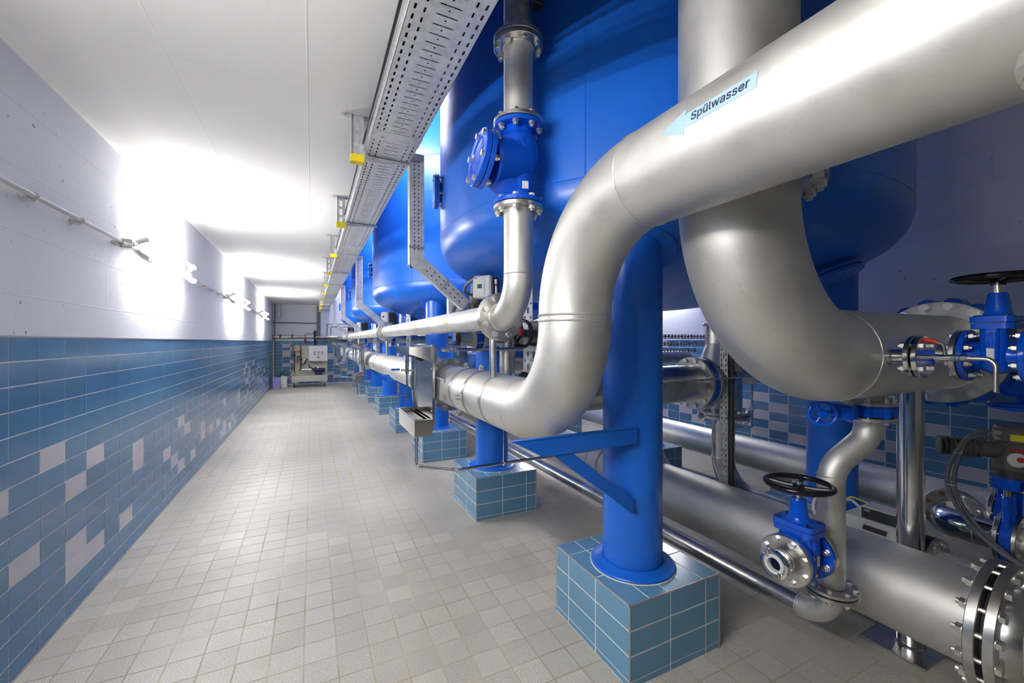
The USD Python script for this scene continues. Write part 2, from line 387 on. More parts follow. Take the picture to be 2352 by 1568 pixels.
# ceiling slab over the walkway, upper hall ceiling
obj("ceiling", box(XL - 0.2, XS, YF - 0.2, YB + 0.2, ZC, ZC + 0.25), "ceil", kind="structure", smooth=False)
obj("ceiling", box(XS - 0.2, XR + 0.2, YF - 0.2, YB + 0.2, ZU, ZU + 0.2), "ceil", kind="structure", smooth=False)
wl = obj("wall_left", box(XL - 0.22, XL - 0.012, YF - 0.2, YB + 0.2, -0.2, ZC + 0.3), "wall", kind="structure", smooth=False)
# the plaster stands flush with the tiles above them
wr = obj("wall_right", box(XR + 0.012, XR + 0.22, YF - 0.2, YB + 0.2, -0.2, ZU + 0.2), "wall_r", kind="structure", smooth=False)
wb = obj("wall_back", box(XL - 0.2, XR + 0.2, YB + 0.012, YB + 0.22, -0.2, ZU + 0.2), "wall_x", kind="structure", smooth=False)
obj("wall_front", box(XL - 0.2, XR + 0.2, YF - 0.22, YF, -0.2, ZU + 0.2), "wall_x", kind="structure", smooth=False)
obj("wall_upper", box(XS - 0.2, XS, YF, YB + 0.1, ZC + 0.25, ZU + 0.1), "wall", kind="structure", smooth=False)
for w in (wl, wr, wb): origin[w] = V(0, 0, 0)
obj("plaster", box(XL - 0.02, XL - 0.003, YF, YB + 0.02, TOP + 0.004, ZC + 0.01), "wall", wl, smooth=False)
obj("plaster", box(XR + 0.003, XR + 0.02, YF, YB + 0.02, TOP + 0.004, ZU), "wall_r", wr, smooth=False)
obj("plaster", box(XL, XR, YB + 0.003, YB + 0.02, TOP + 0.004, ZU), "wall_x", wb, smooth=False)
G = 0.0035
def rows():
    return [(0.0, 0.09)] + [(0.09 + TH * k, 0.09 + TH * (k + 1)) for k in range(13)]
ROWS = rows()
# white tiles read off the photograph: (tile column counted from the near edge, row counted from the top, 1 = top)
Y0L = 2.548
lt, lw = [], []
allx = []
ncol = int((YB - Y0L) / TW) + 1
r2 = random.Random(3)
# the checker of white tiles drawn from the photograph near the camera, and in the same loose scatter further on
near_white = {(0, 7), (2, 6), (4, 7), (3, 8), (1, 10), (3, 11), (3, 12), (4, 12), (6, 12), (7, 8), (7, 9), (10, 10), (11, 11), (12, 12), (12, 8), (13, 9), (14, 12), (16, 10), (16, 11), (18, 11), (20, 11)}
for c in range(-30, ncol):
    y0 = Y0L + c * TW
    if y0 < YF + 0.01: continue
    for ri, (z0, z1) in enumerate(ROWS):
        rtop = len(ROWS) - ri          # 1 = top row
        y1 = min(y0 + TW - G, YB)
        if y1 - y0 < 0.02: continue
        if c < 21: wh = (c, rtop) in near_white
        else:
            wh = ri >= 1 and rtop > (8 if c < 30 else 4) and r2.random() < 0.24
        allx.append((c, ri, rtop, y0, y1, z0, z1, wh))
for a in allx:
    c, ri, rtop, y0, y1, z0, z1, wh = a
    t = tile_box(XL - 0.012, XL, y0 + 0.002, y1 + G - 0.0008, z0 + G, z1, "+x")
    if -1 <= c <= 19: obj("wall_tile", t, "wtile" if wh else "tile", wl, smooth=False)
    else: (lw if wh else lt).append(t)
obj("small_blue_tiles", lt, "tile_i", wl, smooth=False, kind="stuff")
obj("small_white_tiles", lw, "wtile", wl, smooth=False, kind="stuff")
obj("grout_bed", box(XL - 0.011, XL - 0.0010, YF, YB, 0, TOP), "grout", wl, smooth=False)
obj("grout_bed", box(XR + 0.0010, XR + 0.011, YF, YB, 0, TOP), "grout", wr, smooth=False)
obj("grout_bed", box(XL, XR, YB + 0.0010, YB + 0.011, 0, TOP), "grout", wb, smooth=False)
# right wall: columns of white tiles in a loose checker
rt, rw = [], []
r3 = random.Random(11)
Y0R = 1.47
near_right = {(-1, 6), (0, 9), (0, 11), (1, 8), (2, 6), (2, 10), (3, 9), (3, 11), (4, 8), (5, 7), (5, 9), (6, 6), (6, 11), (7, 8), (7, 10), (8, 7), (8, 9), (8, 11), (9, 8), (9, 10), (10, 9), (11, 8), (11, 10), (12, 9), (13, 10), (14, 9), (12, 11)}
for c in range(-24, 66):
    y0 = Y0R + c * TW
    if y0 < YF or y0 > YB - 0.03: continue
    for ri, (z0, z1) in enumerate(ROWS):
        k = ri - 1
        wh = ri >= 1 and ((c % 3 == 0 and k % 2 == 0 and r3.random() < 0.8) or (c % 3 == 1 and k % 2 == 1 and r3.random() < 0.75) or r3.random() < 0.06) and r3.random() < 0.85
        if -1 <= c <= 14: wh = (c, len(ROWS) - ri) in near_right
        t = tile_box(XR, XR + 0.012, y0 + G, min(y0 + TW - G, YB), z0 + G, z1, "-x")
        if 0 <= c <= 12 and z1 > 0.4 and z1 < 1.56: obj("wall_tile", t, "wtile" if wh else "tile", wr, smooth=False)
        else: (rw if wh else rt).append(t)
obj("small_blue_tiles", rt, "tile_i", wr, smooth=False, kind="stuff")
obj("small_white_tiles", rw, "wtile", wr, smooth=False, kind="stuff")
WB = {(1, 2), (1, 4), (1, 5), (2, 3), (2, 7), (1, 8), (2, 10), (2, 11), (1, 12), (7, 5), (7, 6), (8, 6), (7, 11), (8, 12), (9, 10), (10, 11), (10, 6), (9, 7), (11, 9), (12, 5), (12, 9), (8, 8)}
for c in range(11):
    x0 = XL + 0.06 + c * TW
    if x0 > XR - 0.05: continue
    for ri, (z0, z1) in enumerate(ROWS):
        wh = (c, len(ROWS) - ri) in WB
        obj("wall_tile", tile_box(x0 + G, min(x0 + TW - G, XR), YB, YB + 0.012, z0 + G, z1, "-y"), "wtile" if wh else "tile", wb, smooth=False)
bt = [tile_box(XL + 0.06 + c * TW + G, min(XL + 0.06 + (c + 1) * TW - G, XR), YB, YB + 0.012, z0 + G, z1, "-y") for c in range(11, 28) for (z0, z1) in ROWS if XL + 0.06 + c * TW < XR - 0.05]
obj("small_blue_tiles", bt, "tile_i", wb, smooth=False, kind="stuff")
for nm, b in (("trim_1", box(XL - 0.012, XL + 0.004, YF, YB, TOP, TOP + 0.008)), ("trim_2", box(XR - 0.004, XR + 0.012, YF, YB, TOP, TOP + 0.008)),
              ("baseboard_left", box(XL, XL + 0.006, YF, YB, -0.004, 0.004)), ("baseboard_right", box(XR - 0.012, XR, YF, YB, -0.004, 0.02)), ("baseboard_back", box(XL + 0.02, XR - 0.02, YB - 0.014, YB, -0.004, 0.035))):
    obj(nm, b, "edge" if "trim" in nm or "left" in nm else "grout", kind="structure", smooth=False)
# grey frame round the white panel of the end wall
obj("trim_3", [box(0.17, 0.29, YB - 0.05, YB + 0.003, TOP + 0.01, 3.0), box(0.29, 3.0, YB - 0.05, YB + 0.003, TOP + 0.01, 1.745)], "framegrey", kind="structure", smooth=False)

# ---------------------------------------------------------------- lamps
def twin_lamp(label, y0, y1, x, z, side, m, group, proto=[None]):
    """twin fluorescent strip on a wall; side = +1: the room lies towards +x"""
    p = thing("twin_tube_lamp", label, "lamp", (x, y0, z), group=group)
    X = lambda d: x + side * d
    def bx(a, b, *r): return rbox(min(X(a), X(b)), max(X(a), X(b)), *r)
    L = y1 - y0
    obj("housing", bx(0.003, 0.045, y0 + 0.10, y1 - 0.05, z - 0.035, z + 0.035), "lampgrey", p)
    def fork(ya, s):
        ms = [bx(0.004, 0.07, *sorted((ya, ya + s * 0.10)), z - 0.036, z + 0.036, 0.008)]
        ms.append(trimesh.convex.convex_hull(np.array([(X(a), ya + s * b, z + c) for a in (0.01, 0.07) for b, c in ((0.098, -0.036), (0.098, 0.036), (0.165, -0.012), (0.165, 0.012))])))
        for k in (-1, 1):
            ms.append(sweep(np.array([(X(0.05), ya + s * 0.13, z + k * 0.018), (X(0.07), ya + s * 0.155, z + k * 0.045), (X(0.095), ya + s * 0.18, z + k * 0.066), (X(0.12), ya + s * 0.225, z + k * 0.074)]), [0.020, 0.022, 0.026, 0.029], 14, True))
        return ms
    obj("end_fork", fork(y0, 1), "lampgrey", p)
    obj("end_fork", fork(y1, -1), "lampgrey", p)
    for k in (-1, 1):
        obj("tube", cyl((X(0.12), y0 + 0.19, z + k * 0.072), (X(0.12), y1 - 0.17, z + k * 0.072), 0.020, 16), m, p)
    obj("cable_gland", cyl((X(0.07), y0 + 0.04, z), (X(0.078), y0 + 0.04, z), 0.016, 16), "lampgrey", p)
    return p
LZ = 2.37
twin_lamp("twin-tube lamp on the left wall nearest the camera, grey fork holder towards the viewer", 4.05, 5.82, XL, LZ, 1, "tube", None)
twin_lamp("second twin-tube lamp along the left wall, between the near lamp and the far one", 8.14, 10.31, XL, LZ, 1, "tube", None)
twin_lamp("farthest and smallest twin-tube lamp on the left wall, close to the end wall", 12.62, 14.48, XL, LZ, 1, "tube", None)
twin_lamp("twin-tube lamp on the left wall just outside the left picture edge", -0.25, 1.55, XL, LZ, 1, "tube", None)
for k, y in enumerate((4.6, 8.9, 13.2)):
    twin_lamp(f"twin-tube lamp on the right wall hidden behind the {('first','second','third')[k]} gap of the tanks", y, y + 1.8, XR, 2.6, -1, "tube", "lamps on the right wall")
for k, y in enumerate((4.0, 8.0, 12.0, 15.5)):
    twin_lamp(f"twin-tube lamp high above the walkway slab facing the {('second tank', 'third tank', 'fourth tank', 'end wall')[k]}", y, y + 1.8, XS, 4.4, 1, "tube_up", "lamps high in the tank hall")

def conduit(label, ya, yb, clips):
    p = thing("conduit", label, "pipe", (XL, ya, LZ))
    obj("tube", cyl((XL + 0.045, ya, LZ - 0.012), (XL + 0.045, yb, LZ - 0.012), 0.0125, 14), "gpipe" if False else "lampgrey", p)
    obj("tube", cyl((XL + 0.05, yb - 0.05, LZ - 0.012), (XL + 0.078, yb + 0.05, LZ), 0.008, 12), "lampgrey", p)
    for y in clips:
        obj("clip", [rbox(XL + 0.003, XL + 0.034, y - 0.035, y + 0.035, LZ - 0.038, LZ - 0.012, 0.004), torus((XL + 0.045, y, LZ - 0.012), (0, 1, 0), 0.0155, 0.004, 20, 6)], "lampgrey", p)
conduit("grey conduit clipped to the white left wall in front of the nearest lamp", 1.56, 4.06, (2.0, 2.45, 2.90, 3.36, 3.93))
conduit("grey conduit on the left wall between the first and second lamp", 5.83, 8.15, (6.05, 6.55, 7.05, 7.55, 8.05))
conduit("grey conduit on the left wall between the second and third lamp", 10.32, 12.63, (10.5, 11.0, 11.5, 12.0, 12.5))
conduit("short grey conduit running from the farthest lamp to the end wall", 14.5, 17.58, (14.8, 15.6, 16.4, 17.2))

# ---------------------------------------------------------------- tanks on legs
TX, TY0, PITCH, TR = 2.616, 2.78, 4.0, 1.745
ZT, ZB = 2.44, 1.90
def tank_profile():
    D = 2 * TR; Rc = D; rk = 0.1 * D
    h = ZT - ZB
    # sphere cap + knuckle, scaled to the dish depth
    a = math.asin((TR - rk) / (Rc - rk)); pr = []
    for t in np.linspace(0, a, 18): pr.append((Rc * math.sin(t), Rc - Rc * math.cos(t)))
    cz = Rc - (Rc - rk) * math.cos(a)
    for t in np.linspace(a, math.pi / 2, 16)[1:]: pr.append((TR - rk + rk * math.sin(t), cz - rk * math.cos(t)))
    d = pr[-1][1]
    return [(r, ZB + z * h / d) for r, z in pr]
DISH = tank_profile()
def dish_z(r): return float(np.interp(r, [p[0] for p in DISH[:-6]], [p[1] for p in DISH[:-6]]))
LEG = 0.161
Zv0 = V(0, 0, 1)
def make_tank(label):
    c = V(TX, TY0, 0)
    p = thing("filter_tank", label, "tank", c, group=None)
    obj("shell", lathe([(TR, ZT), (TR, ZU - 0.25), (TR * 0.93, ZU - 0.08), (0, ZU - 0.05)], c, n=160), "tank", p)
    obj("bottom_dish", lathe(DISH, c, n=160), "tank", p)
    m = torus(c + V(0, 0, ZT + 0.02), (0, 0, 1), TR - 0.001, 0.0035, 180, 6)
    obj("seam", m, "tank", p)
    m = torus(c + V(0, 0, 4.16), (0, 0, 1), TR - 0.001, 0.0035, 180, 6); obj("seam", m, "tank", p)
    for ang in (218, 60):
        d = V(math.cos(math.radians(ang)), math.sin(math.radians(ang)), 0)
        zs = np.linspace(ZT, 4.16, 160)
        pts = np.array([c + d * (TR + 0.0) + V(0, 0, z) for z in zs])
        obj("seam", sweep(pts, 0.0035 + 0.001 * np.sin(np.arange(160) * 2.1), 6), "tank", p)
    for sx in (-1, 1):
        for sy in (-1, 1):
            q = V(TX + sx * 1.0, TY0 + sy * 1.0, 0)
            lg = obj("leg", cyl(q + V(0, 0, 0.405), q + V(0, 0, 2.42), LEG, 40), "tank", p)
            obj("base_flange", lathe([(LEG * 0.9, 0.397), (0.225, 0.397), (0.228, 0.405), (0.224, 0.412), (LEG + 0.03, 0.418), (LEG + 0.004, 0.43)], q, n=48), "tank", lg)
            obj("sealant_ring", torus(q + V(0, 0, 0.397), Zv0, 0.229, 0.004, 48, 6), "grout", lg)
            n = unit(V(-sx * 0.34, -sy * 0.34, 1.0))
            obj("pad_collar", ring(V(q[0], q[1], dish_z(1.414) - 0.016), n, LEG, 0.235, 0.016, 48), "tank", lg)
    # manhole in the dish and on the shell
    d = V(0.42, -1.22, 0); zc = dish_z(np.linalg.norm(d)) - 0.015
    n = unit(V(d[0] * 0.42, d[1] * 0.42, -1.25))
    mc = c + d + V(0, 0, zc)
    mh = obj("manhole_cover", [disc(mc + n * 0.05, n, 0.215, 0.022), cyl(mc - n * 0.05, mc + n * 0.05, 0.15, 32), ring(mc + n * 0.024, n, 0.15, 0.215, 0.02)], "tank", p)
    obj("cover_bolts", [bolt(b, n, 0.012, 0.0, False) for b in circle_pts(mc + n * 0.072, -n, 0.185, 12)], "bolt", mh, kind="stuff")
    az = math.radians(168); n = V(math.cos(az), math.sin(az), 0); mc = c + n * (TR - 0.03) + V(0, 0, 2.80)
    mh = obj("side_cover", [cyl(mc, mc + n * 0.07, 0.08, 36), ring(mc + n * 0.045, n, 0.07, 0.13, 0.018), disc(mc + n * 0.065, n, 0.13, 0.018)], "tank", p)
    obj("cover_bolts", [bolt(b, -n, 0.012, 0.038, True) for b in circle_pts(mc + n * 0.083, n, 0.11, 8)], "bolt", mh, kind="stuff")
    # bracket under the wash water header, welded to the first leg
    y = TY0 - 1.16; X1 = TX - 1.0 - LEG + 0.02
    def web(pts, yy, t): return poly(pts, t, frame(V(0, yy + t, 0), V(1, 0, 0), V(0, 0, 1), V(0, -1, 0)))
    br = obj("bracket", [web([(0.80, 1.185), (X1 + 0.03, 1.185), (X1 + 0.03, 1.105), (0.945, 1.105)], y, 0.008),
                         poly([(0.79, y), (X1 + 0.03, y), (X1 + 0.03, y + 0.022), (0.79, y + 0.022)], 0.008, frame(V(0, 0, 1.183), V(1, 0, 0), V(0, 1, 0), V(0, 0, 1)))], "tank", p)
    s = [V(1.0, 0, 1.11), V(X1 + 0.01, 0, 0.745)]; dv = unit(s[1] - s[0]); nv = V(-dv[2], 0, dv[0])
    obj("brace", poly([(a[0], a[2]) for a in (s[0], s[1], s[1] + V(0, 0, 0.075), s[0] + V(0.10, 0, 0.0))], 0.05, frame(V(0, y + 0.058, 0), V(1, 0, 0), V(0, 0, 1), V(0, -1, 0))), "tank", br)
    return p
t1 = make_tank("nearest blue filter tank, its big shell filling the upper middle of the picture")
for k, n in enumerate(("second blue filter tank along the row, partly hidden behind the nearest one", "third blue filter tank of the row, showing between the cable drops", "farthest and smallest blue filter tank, nearest to the end wall")):
    dup(t1, n, (TX, TY0 + PITCH * (k + 1), 0))

# ---------------------------------------------------------------- tiled plinths
def make_plinth(label):
    x0, x1, y0, y1, z1 = 1.335, 1.955, 1.487, 2.127, 0.395
    p = thing("tiled_plinth", label, "plinth", (x0, y0, 0))
    obj("core", box(x0 + 0.0012, x1 - 0.0012, y0 + 0.0012, y1 - 0.0012, 0.0, z1 - 0.0012), "grout", p, smooth=False)
    g = 0.0055
    zr = [(0.004, 0.033)] + [(0.036 + 0.119 * k, 0.036 + 0.119 * (k + 1) - g) for k in range(3)]
    def cuts(a, b, first, w):
        out, s = [], a
        e = a + first
        while s < b - 0.01:
            out.append((s + g / 2, min(e, b) - g / 2)); s = e; e = e + w
        return out
    i = 0.004
    for za, zb in zr:
        for a, b in cuts(x0 + i, x1 - i, 0.258, 0.25):
            obj("tile", tile_box(a, b, y0, y0 + 0.008, za, zb, "-y"), "ptile", p, smooth=False)
            obj("tile", tile_box(a, b, y1 - 0.008, y1, za, zb, "+y"), "ptile", p, smooth=False)
        for a, b in cuts(y0 + i, y1 - i, 0.255, 0.25):
            obj("tile", tile_box(x0, x0 + 0.008, a, b, za, zb, "-x"), "ptile", p, smooth=False)
            obj("tile", tile_box(x1 - 0.008, x1, a, b, za, zb, "+x"), "ptile", p, smooth=False)
    for a, b in cuts(x0 + i, x1 - i, 0.123, 0.123):
        for c, d in cuts(y0 + i, y1 - i, 0.255, 0.25):
            obj("tile", tile_box(a, b, c, d, z1 - 0.008, z1, "+z"), "ptile", p, smooth=False)
    e = 0.005
    obj("edge_profile", [box(x0 - 0.001, x1 + 0.001, y0 - 0.001, y0 + e, z1 - e, z1 + 0.001), box(x0 - 0.001, x0 + e, y0, y1, z1 - e, z1 + 0.001), box(x1 - e, x1 + 0.001, y0, y1, z1 - e, z1 + 0.001),
                         box(x0 - 0.001, x1 + 0.001, y1 - e, y1 + 0.001, z1 - e, z1 + 0.001)] + [box(a, a + e + 0.001, b, b + e + 0.001, 0, z1) for a in (x0 - 0.001, x1 - e) for b in (y0 - 0.001, y1 - e)], "edge", p, smooth=False)
    return p
NTH = ("first", "second", "third", "fourth", "fifth", "sixth", "seventh", "eighth")
pl1 = make_plinth("largest blue-tiled plinth in the foreground under the nearest tank leg")
for k in range(1, 8):
    dup(pl1, f"{NTH[k]} blue-tiled plinth from the camera in the row beside the walkway", (1.335, 1.487 + 2.0 * k - 0.01 * k, 0))
for k in range(8):
    dup(pl1, f"{NTH[k]} blue-tiled plinth from the camera in the rear row near the right wall", (3.305, 1.487 + 2.0 * k, 0))

# ---------------------------------------------------------------- wash water header (DN300): upper run, swan neck, lower run
HX, RZ, HZ, SY = 1.065, 2.20, 1.265, 1.544
R3 = 0.162
p = thing("wash_water_pipe", "fat stainless pipe with a blue Spülwasser arrow, bending down in a swan neck", "pipe", (HX, SY, HZ))
eb = 0.457
arc = lambda c, u, v, R, n=24: np.array([c + u * R * math.cos(t) + v * R * math.sin(t) for t in np.linspace(0, math.pi / 2, n)])
Yv, Zv, Xv = V(0, 1, 0), V(0, 0, 1), V(1, 0, 0)
obj("upper_run", sweep(np.array([(HX, -6.55, RZ), (HX, 0.2, RZ), (HX, SY - eb, RZ)]), R3, 64), "steel", p)
obj("upper_elbow", sweep(arc(V(HX, SY - eb, RZ - eb), Zv, Yv, eb), R3, 64), "steel", p)
obj("riser", sweep(np.array([(HX, SY, RZ - eb), (HX, SY, HZ + eb)]), R3, 64), "steel", p)
obj("lower_elbow", sweep(arc(V(HX, SY + eb, HZ + eb), -Yv, -Zv, eb), R3, 64), "steel", p)
FLY = 3.40
obj("lower_run", sweep(np.array([(HX, SY + eb, HZ), (HX, FLY - 0.01, HZ)]), R3, 64), "steel", p)
weld(p, (HX, SY - eb, RZ), Yv, R3, 0.004); weld(p, (HX, SY, RZ - eb + 0.002), Zv, R3, 0.0055); weld(p, (HX, SY, HZ + eb - 0.002), Zv, R3, 0.0055); weld(p, (HX, SY + eb, HZ), Yv, R3, 0.0025)
obj("flange", ring((HX, FLY - 0.028, HZ), Yv, R3, 0.2225, 0.026, 64), "steel_b", p)
# branch towards the manifold
obj("branch", sweep(np.array([(HX + 0.1, 2.21, HZ + 0.045), (1.36, 2.21, HZ + 0.05)]), 0.1365, 48), "steel", p)
# instrument boss with fittings on the upper run at the picture's right edge
q = V(HX, 0.20, RZ); dd = unit(V(-0.60, 0, -0.80))
obj("boss", [cyl(q + dd * 0.155, q + dd * 0.20, 0.012, 16), cyl(q + dd * 0.19, q + dd * 0.23, 0.022, 6), cyl(q + dd * 0.23, q + dd * 0.26, 0.010, 12)], "polish", p)
# arrow label wrapped on the pipe
def wrap(m, yref, phi0, R):
    """2D sheet (s, t, n) on the pipe: s runs towards -y, t upwards"""
    v = m.vertices.copy(); ph = math.radians(phi0) - v[:, 1] / R
    m = m.copy(); m.vertices = np.stack([HX + (R + v[:, 2]) * np.cos(ph), yref - v[:, 0], RZ + (R + v[:, 2]) * np.sin(ph)], 1); return m
def sheet(poly2, h, div=0.004):
    m = trimesh.creation.extrude_polygon(poly2, h, engine="earcut")
    return m.subdivide_to_size(div, max_iter=12) if div else m
L = 0.283
arrow = Polygon([(0, 0), (0.079, -0.037), (0.079, -0.019), (L, -0.019), (L, 0.019), (0.079, 0.019), (0.079, 0.037)])
lab = obj("flow_arrow", wrap(sheet(arrow, 0.0005, 0.02), 0.876, 171.5, R3 + 0.0003), "sticker", p, label="light blue arrow sticker reading Spülwasser")
tx = meshkit.text_mesh("Spülwasser", 0.0225, 0.0003, True)
w = tx.bounds[1][0] - tx.bounds[0][0]; k = 0.162 / w
tx.apply_scale([k, min(k, 1.15), 1]); tx.apply_translation([0.103 - tx.bounds[0][0], -0.0085, 0.0006])
obj("lettering", wrap(tx, 0.876, 171.5, R3 + 0.0003), "ink", lab, smooth=False)

def header_spool(label, ya, yb):
    s = thing("header_spool", label, "pipe", (HX, ya, HZ))
    obj("pipe", sweep(np.array([(HX, ya + 0.006, HZ), (HX, yb, HZ)]), R3, 48), "steel", s)
    obj("flange", ring((HX, ya + 0.004, HZ), Yv, R3, 0.2225, 0.026, 56), "steel_b", s)
    obj("flange", ring((HX, yb - 0.028, HZ), Yv, R3, 0.2225, 0.026, 56), "steel_b", s)
    for y in (ya + 0.52, ya + 0.553): obj("flange", ring((HX, y, HZ), Yv, R3, 0.2225, 0.026, 56), "steel_b", s)
    bolts(s, (HX, ya + 0.52, HZ), Yv, 0.20, 12, 0.020, 0.059)
    obj("gasket", ring((HX, ya - 0.003, HZ), Yv, R3, 0.18, 0.007), "rubber", s)
    bolts(s, (HX, ya - 0.03, HZ), Yv, 0.20, 12, 0.020, 0.058)
    obj("branch", sweep(np.array([(HX + 0.1, ya + 2.55, HZ + 0.045), (1.36, ya + 2.55, HZ + 0.05)]), 0.1365, 32), "steel", s)
    for y in (ya + 0.9, ya + 2.6): weld(s, (HX, y, HZ), Yv, R3, 0.002)
    return s
HL = 5.65
sp = header_spool("lower stainless header pipe directly behind the nearest sampling sink", FLY, FLY + HL)
dup(sp, "lower stainless header pipe section behind the second sampling sink", (HX, FLY + HL, HZ))
e = thing("header_end", "closed far end of the lower stainless header near the end wall", "pipe", (HX, FLY + 2 * HL, HZ))
obj("pipe", cyl((HX, FLY + 2 * HL + 0.006, HZ), (HX, FLY + 2 * HL + 1.6, HZ), R3, 32), "steel", e)
obj("flange", ring((HX, FLY + 2 * HL + 0.004, HZ), Yv, R3, 0.2225, 0.026), "steel_b", e)
obj("end_flange", disc((HX, FLY + 2 * HL + 1.57, HZ), Yv, 0.2225, 0.03), "steel_b", e)

# clamps on the lower run
def clamp(label, y, phase, r=R3, z=HZ, x=HX, ears=1, w=0.03, m="steel_b"):
    c = thing("pipe_clamp", label, "clamp", (x, y, z))
    obj("band", ring((x, y - w / 2, z), Yv, r, r + 0.005, w, 64, 0.001), m, c)
    for k in range(ears):
        a = math.radians(phase + 180 * k); d = V(math.cos(a), 0, math.sin(a)); t = V(-d[2], 0, d[0])
        q = V(x, y, z) + d * r
        for s in (-1, 1):
            obj("ear", trimesh.convex.convex_hull(np.vstack([[q + t * s * a_ + d * b_ + V(0, yy, 0) for a_, b_ in ((0.005, -0.004), (0.011, -0.004), (0.005, 0.045), (0.011, 0.045))] for yy in (-w / 2, w / 2)])), m, c)
        obj("bolt", bolt(q + t * 0.012 + d * 0.026, -t, 0.011, 0.024), "bolt", c)
    return c
clamp("stainless pipe clamp with side ear and bolt just left of the lower elbow weld", 2.62, 181)
clamp("stainless pipe clamp with upright ears near the header support post", 2.90, 62, ears=2)
clamp("stainless pipe clamp with upright ears next to the nearest header flange", 3.24, 62, ears=2)
clamp("stainless pipe clamp with a side bolt on the header beyond the first sink", 7.05, 181)
# plate that carries the first sink
p = thing("sink_mount", "pale rectangular stainless bracket box clamped to the header behind the sink panel", "bracket", (0.90, 3.3, HZ))
obj("plate", rbox(0.885, 0.91, 3.05, 3.33, HZ - 0.085, HZ + 0.08, 0.003), "steel", p)
obj("wedge", trimesh.convex.convex_hull(np.array([(0.905, 3.06, HZ - 0.08), (0.905, 3.06, HZ + 0.075), (0.915, 3.06, HZ - 0.08), (0.915, 3.06, HZ + 0.075), (0.905, 3.32, HZ - 0.08), (0.905, 3.32, HZ + 0.075), (0.93, 3.32, HZ - 0.08), (0.93, 3.32, HZ + 0.075)])), "steel", p)

CTX[0] = (0.886, (0, 0, EYE))   # thin header, riser and check valve stand a little nearer than first measured
# ---------------------------------------------------------------- thin header (DN150) with riser and check valve
AX, AY, AZ, R15 = 1.07, 2.115, 1.786, 0.084
e15 = 0.229
p = thing("bend_pipe", "short stainless riser with elbow below the blue check valve, ending in the big bolted flange", "pipe", (AX, AY, AZ))
z_lo = 2.405
obj("riser", sweep(np.array([(AX, AY, AZ + e15), (AX, AY, z_lo)]), R15, 48), "steel", p)
obj("elbow", sweep(arc(V(AX, AY + e15, AZ + e15), -Yv, -Zv, e15), R15, 48), "steel", p)
weld(p, (AX, AY, AZ + e15), Zv, R15, 0.003); weld(p, (AX, AY + e15, AZ), Yv, R15 + 0.002, 0.005)
obj("flange", ring((AX, AY + e15, AZ), Yv, R15, 0.150, 0.024, 64), "steel_b", p)
bolts(p, (AX, AY + e15, AZ), Yv, 0.120, 8, 0.020, 0.05)
obj("flange", ring((AX, AY, z_lo - 0.024), Zv, R15, 0.1425, 0.024, 64), "steel_b", p)
# thin header spools
def thin_spool(label, ya, yb, end=False):
    s = thing("thin_header_spool", label, "pipe", (AX, ya, AZ))
    obj("pipe", sweep(np.array([(AX, ya, AZ), (AX, yb, AZ)]), R15, 40), "steel", s)
    obj("flange", ring((AX, ya, AZ), Yv, R15, 0.150, 0.024, 56), "steel_b", s)
    obj("flange", ring((AX, yb - 0.024, AZ), Yv, R15, 0.150, 0.024, 56), "steel_b", s)
    bolts(s, (AX, yb - 0.024, AZ), Yv, 0.12, 8, 0.020, 0.05)
    weld(s, (AX, ya + 1.4, AZ), Yv, R15, 0.0015)
    return s
ts = thin_spool("thin stainless header pipe above the lower header with a pale yellow arrow sticker", AY + e15 + 0.026, 6.75)
ar = Polygon([(0, 0), (0.055, -0.042), (0.055, -0.022), (0.17, -0.022), (0.17, 0.022), (0.055, 0.022), (0.055, 0.042)])
m = sheet(ar, 0.0005, 0.02); v = m.vertices.copy(); ph = math.pi * 0.985 - v[:, 1] / (R15 + 0.0005)
m.vertices = np.stack([AX + (R15 + 0.0005 + v[:, 2]) * np.cos(ph), 3.36 - v[:, 0], AZ + (R15 + 0.0005 + v[:, 2]) * np.sin(ph)], 1)
obj("flow_arrow", m, "ysticker", ts, label="pale yellow arrow sticker")
ts2 = thin_spool("thin stainless header pipe section beyond the second pair of flanges", 6.80, 13.40)
dup(ts2, "thin stainless header pipe section farthest from the camera, above the third sink", (AX, 13.42, AZ))
# upper riser
p = thing("upper_riser", "stainless vertical pipe between the bolted flanges above the blue check valve", "pipe", (AX, AY, 2.9))
z_hi = 2.872
obj("pipe", sweep(np.array([(AX, AY, z_hi + 0.002), (AX, AY, 3.335)]), R15, 48), "steel", p)
obj("flange", ring((AX, AY, z_hi), Zv, R15, 0.1425, 0.022, 64), "steel_b", p)
obj("flange", ring((AX, AY, 3.312), Zv, R15, 0.1425, 0.024, 64), "steel_b", p)
weld(p, (AX, AY, 3.31), Zv, R15 + 0.002, 0.004); weld(p, (AX, AY, z_hi + 0.024), Zv, R15 + 0.001, 0.003)
p = thing("top_riser", "darker stainless riser pipe leaving the top edge above the upper bolted flange", "pipe", (AX, AY, 3.34))
obj("pipe", sweep(np.array([(AX, AY, 3.342), (AX, AY, ZU)]), R15, 48), "steel_b", p)
obj("flange", ring((AX, AY, 3.341), Zv, R15, 0.1425, 0.024, 64), "steel_b", p)
bolts(p, (AX, AY, 3.365), -Zv, 0.120, 8, 0.020, 0.053, 0.25)
obj("elbow_stub", rbox(AX + 0.07, AX + 0.16, AY - 0.03, AY + 0.03, 3.60, 3.64), "dark", p)

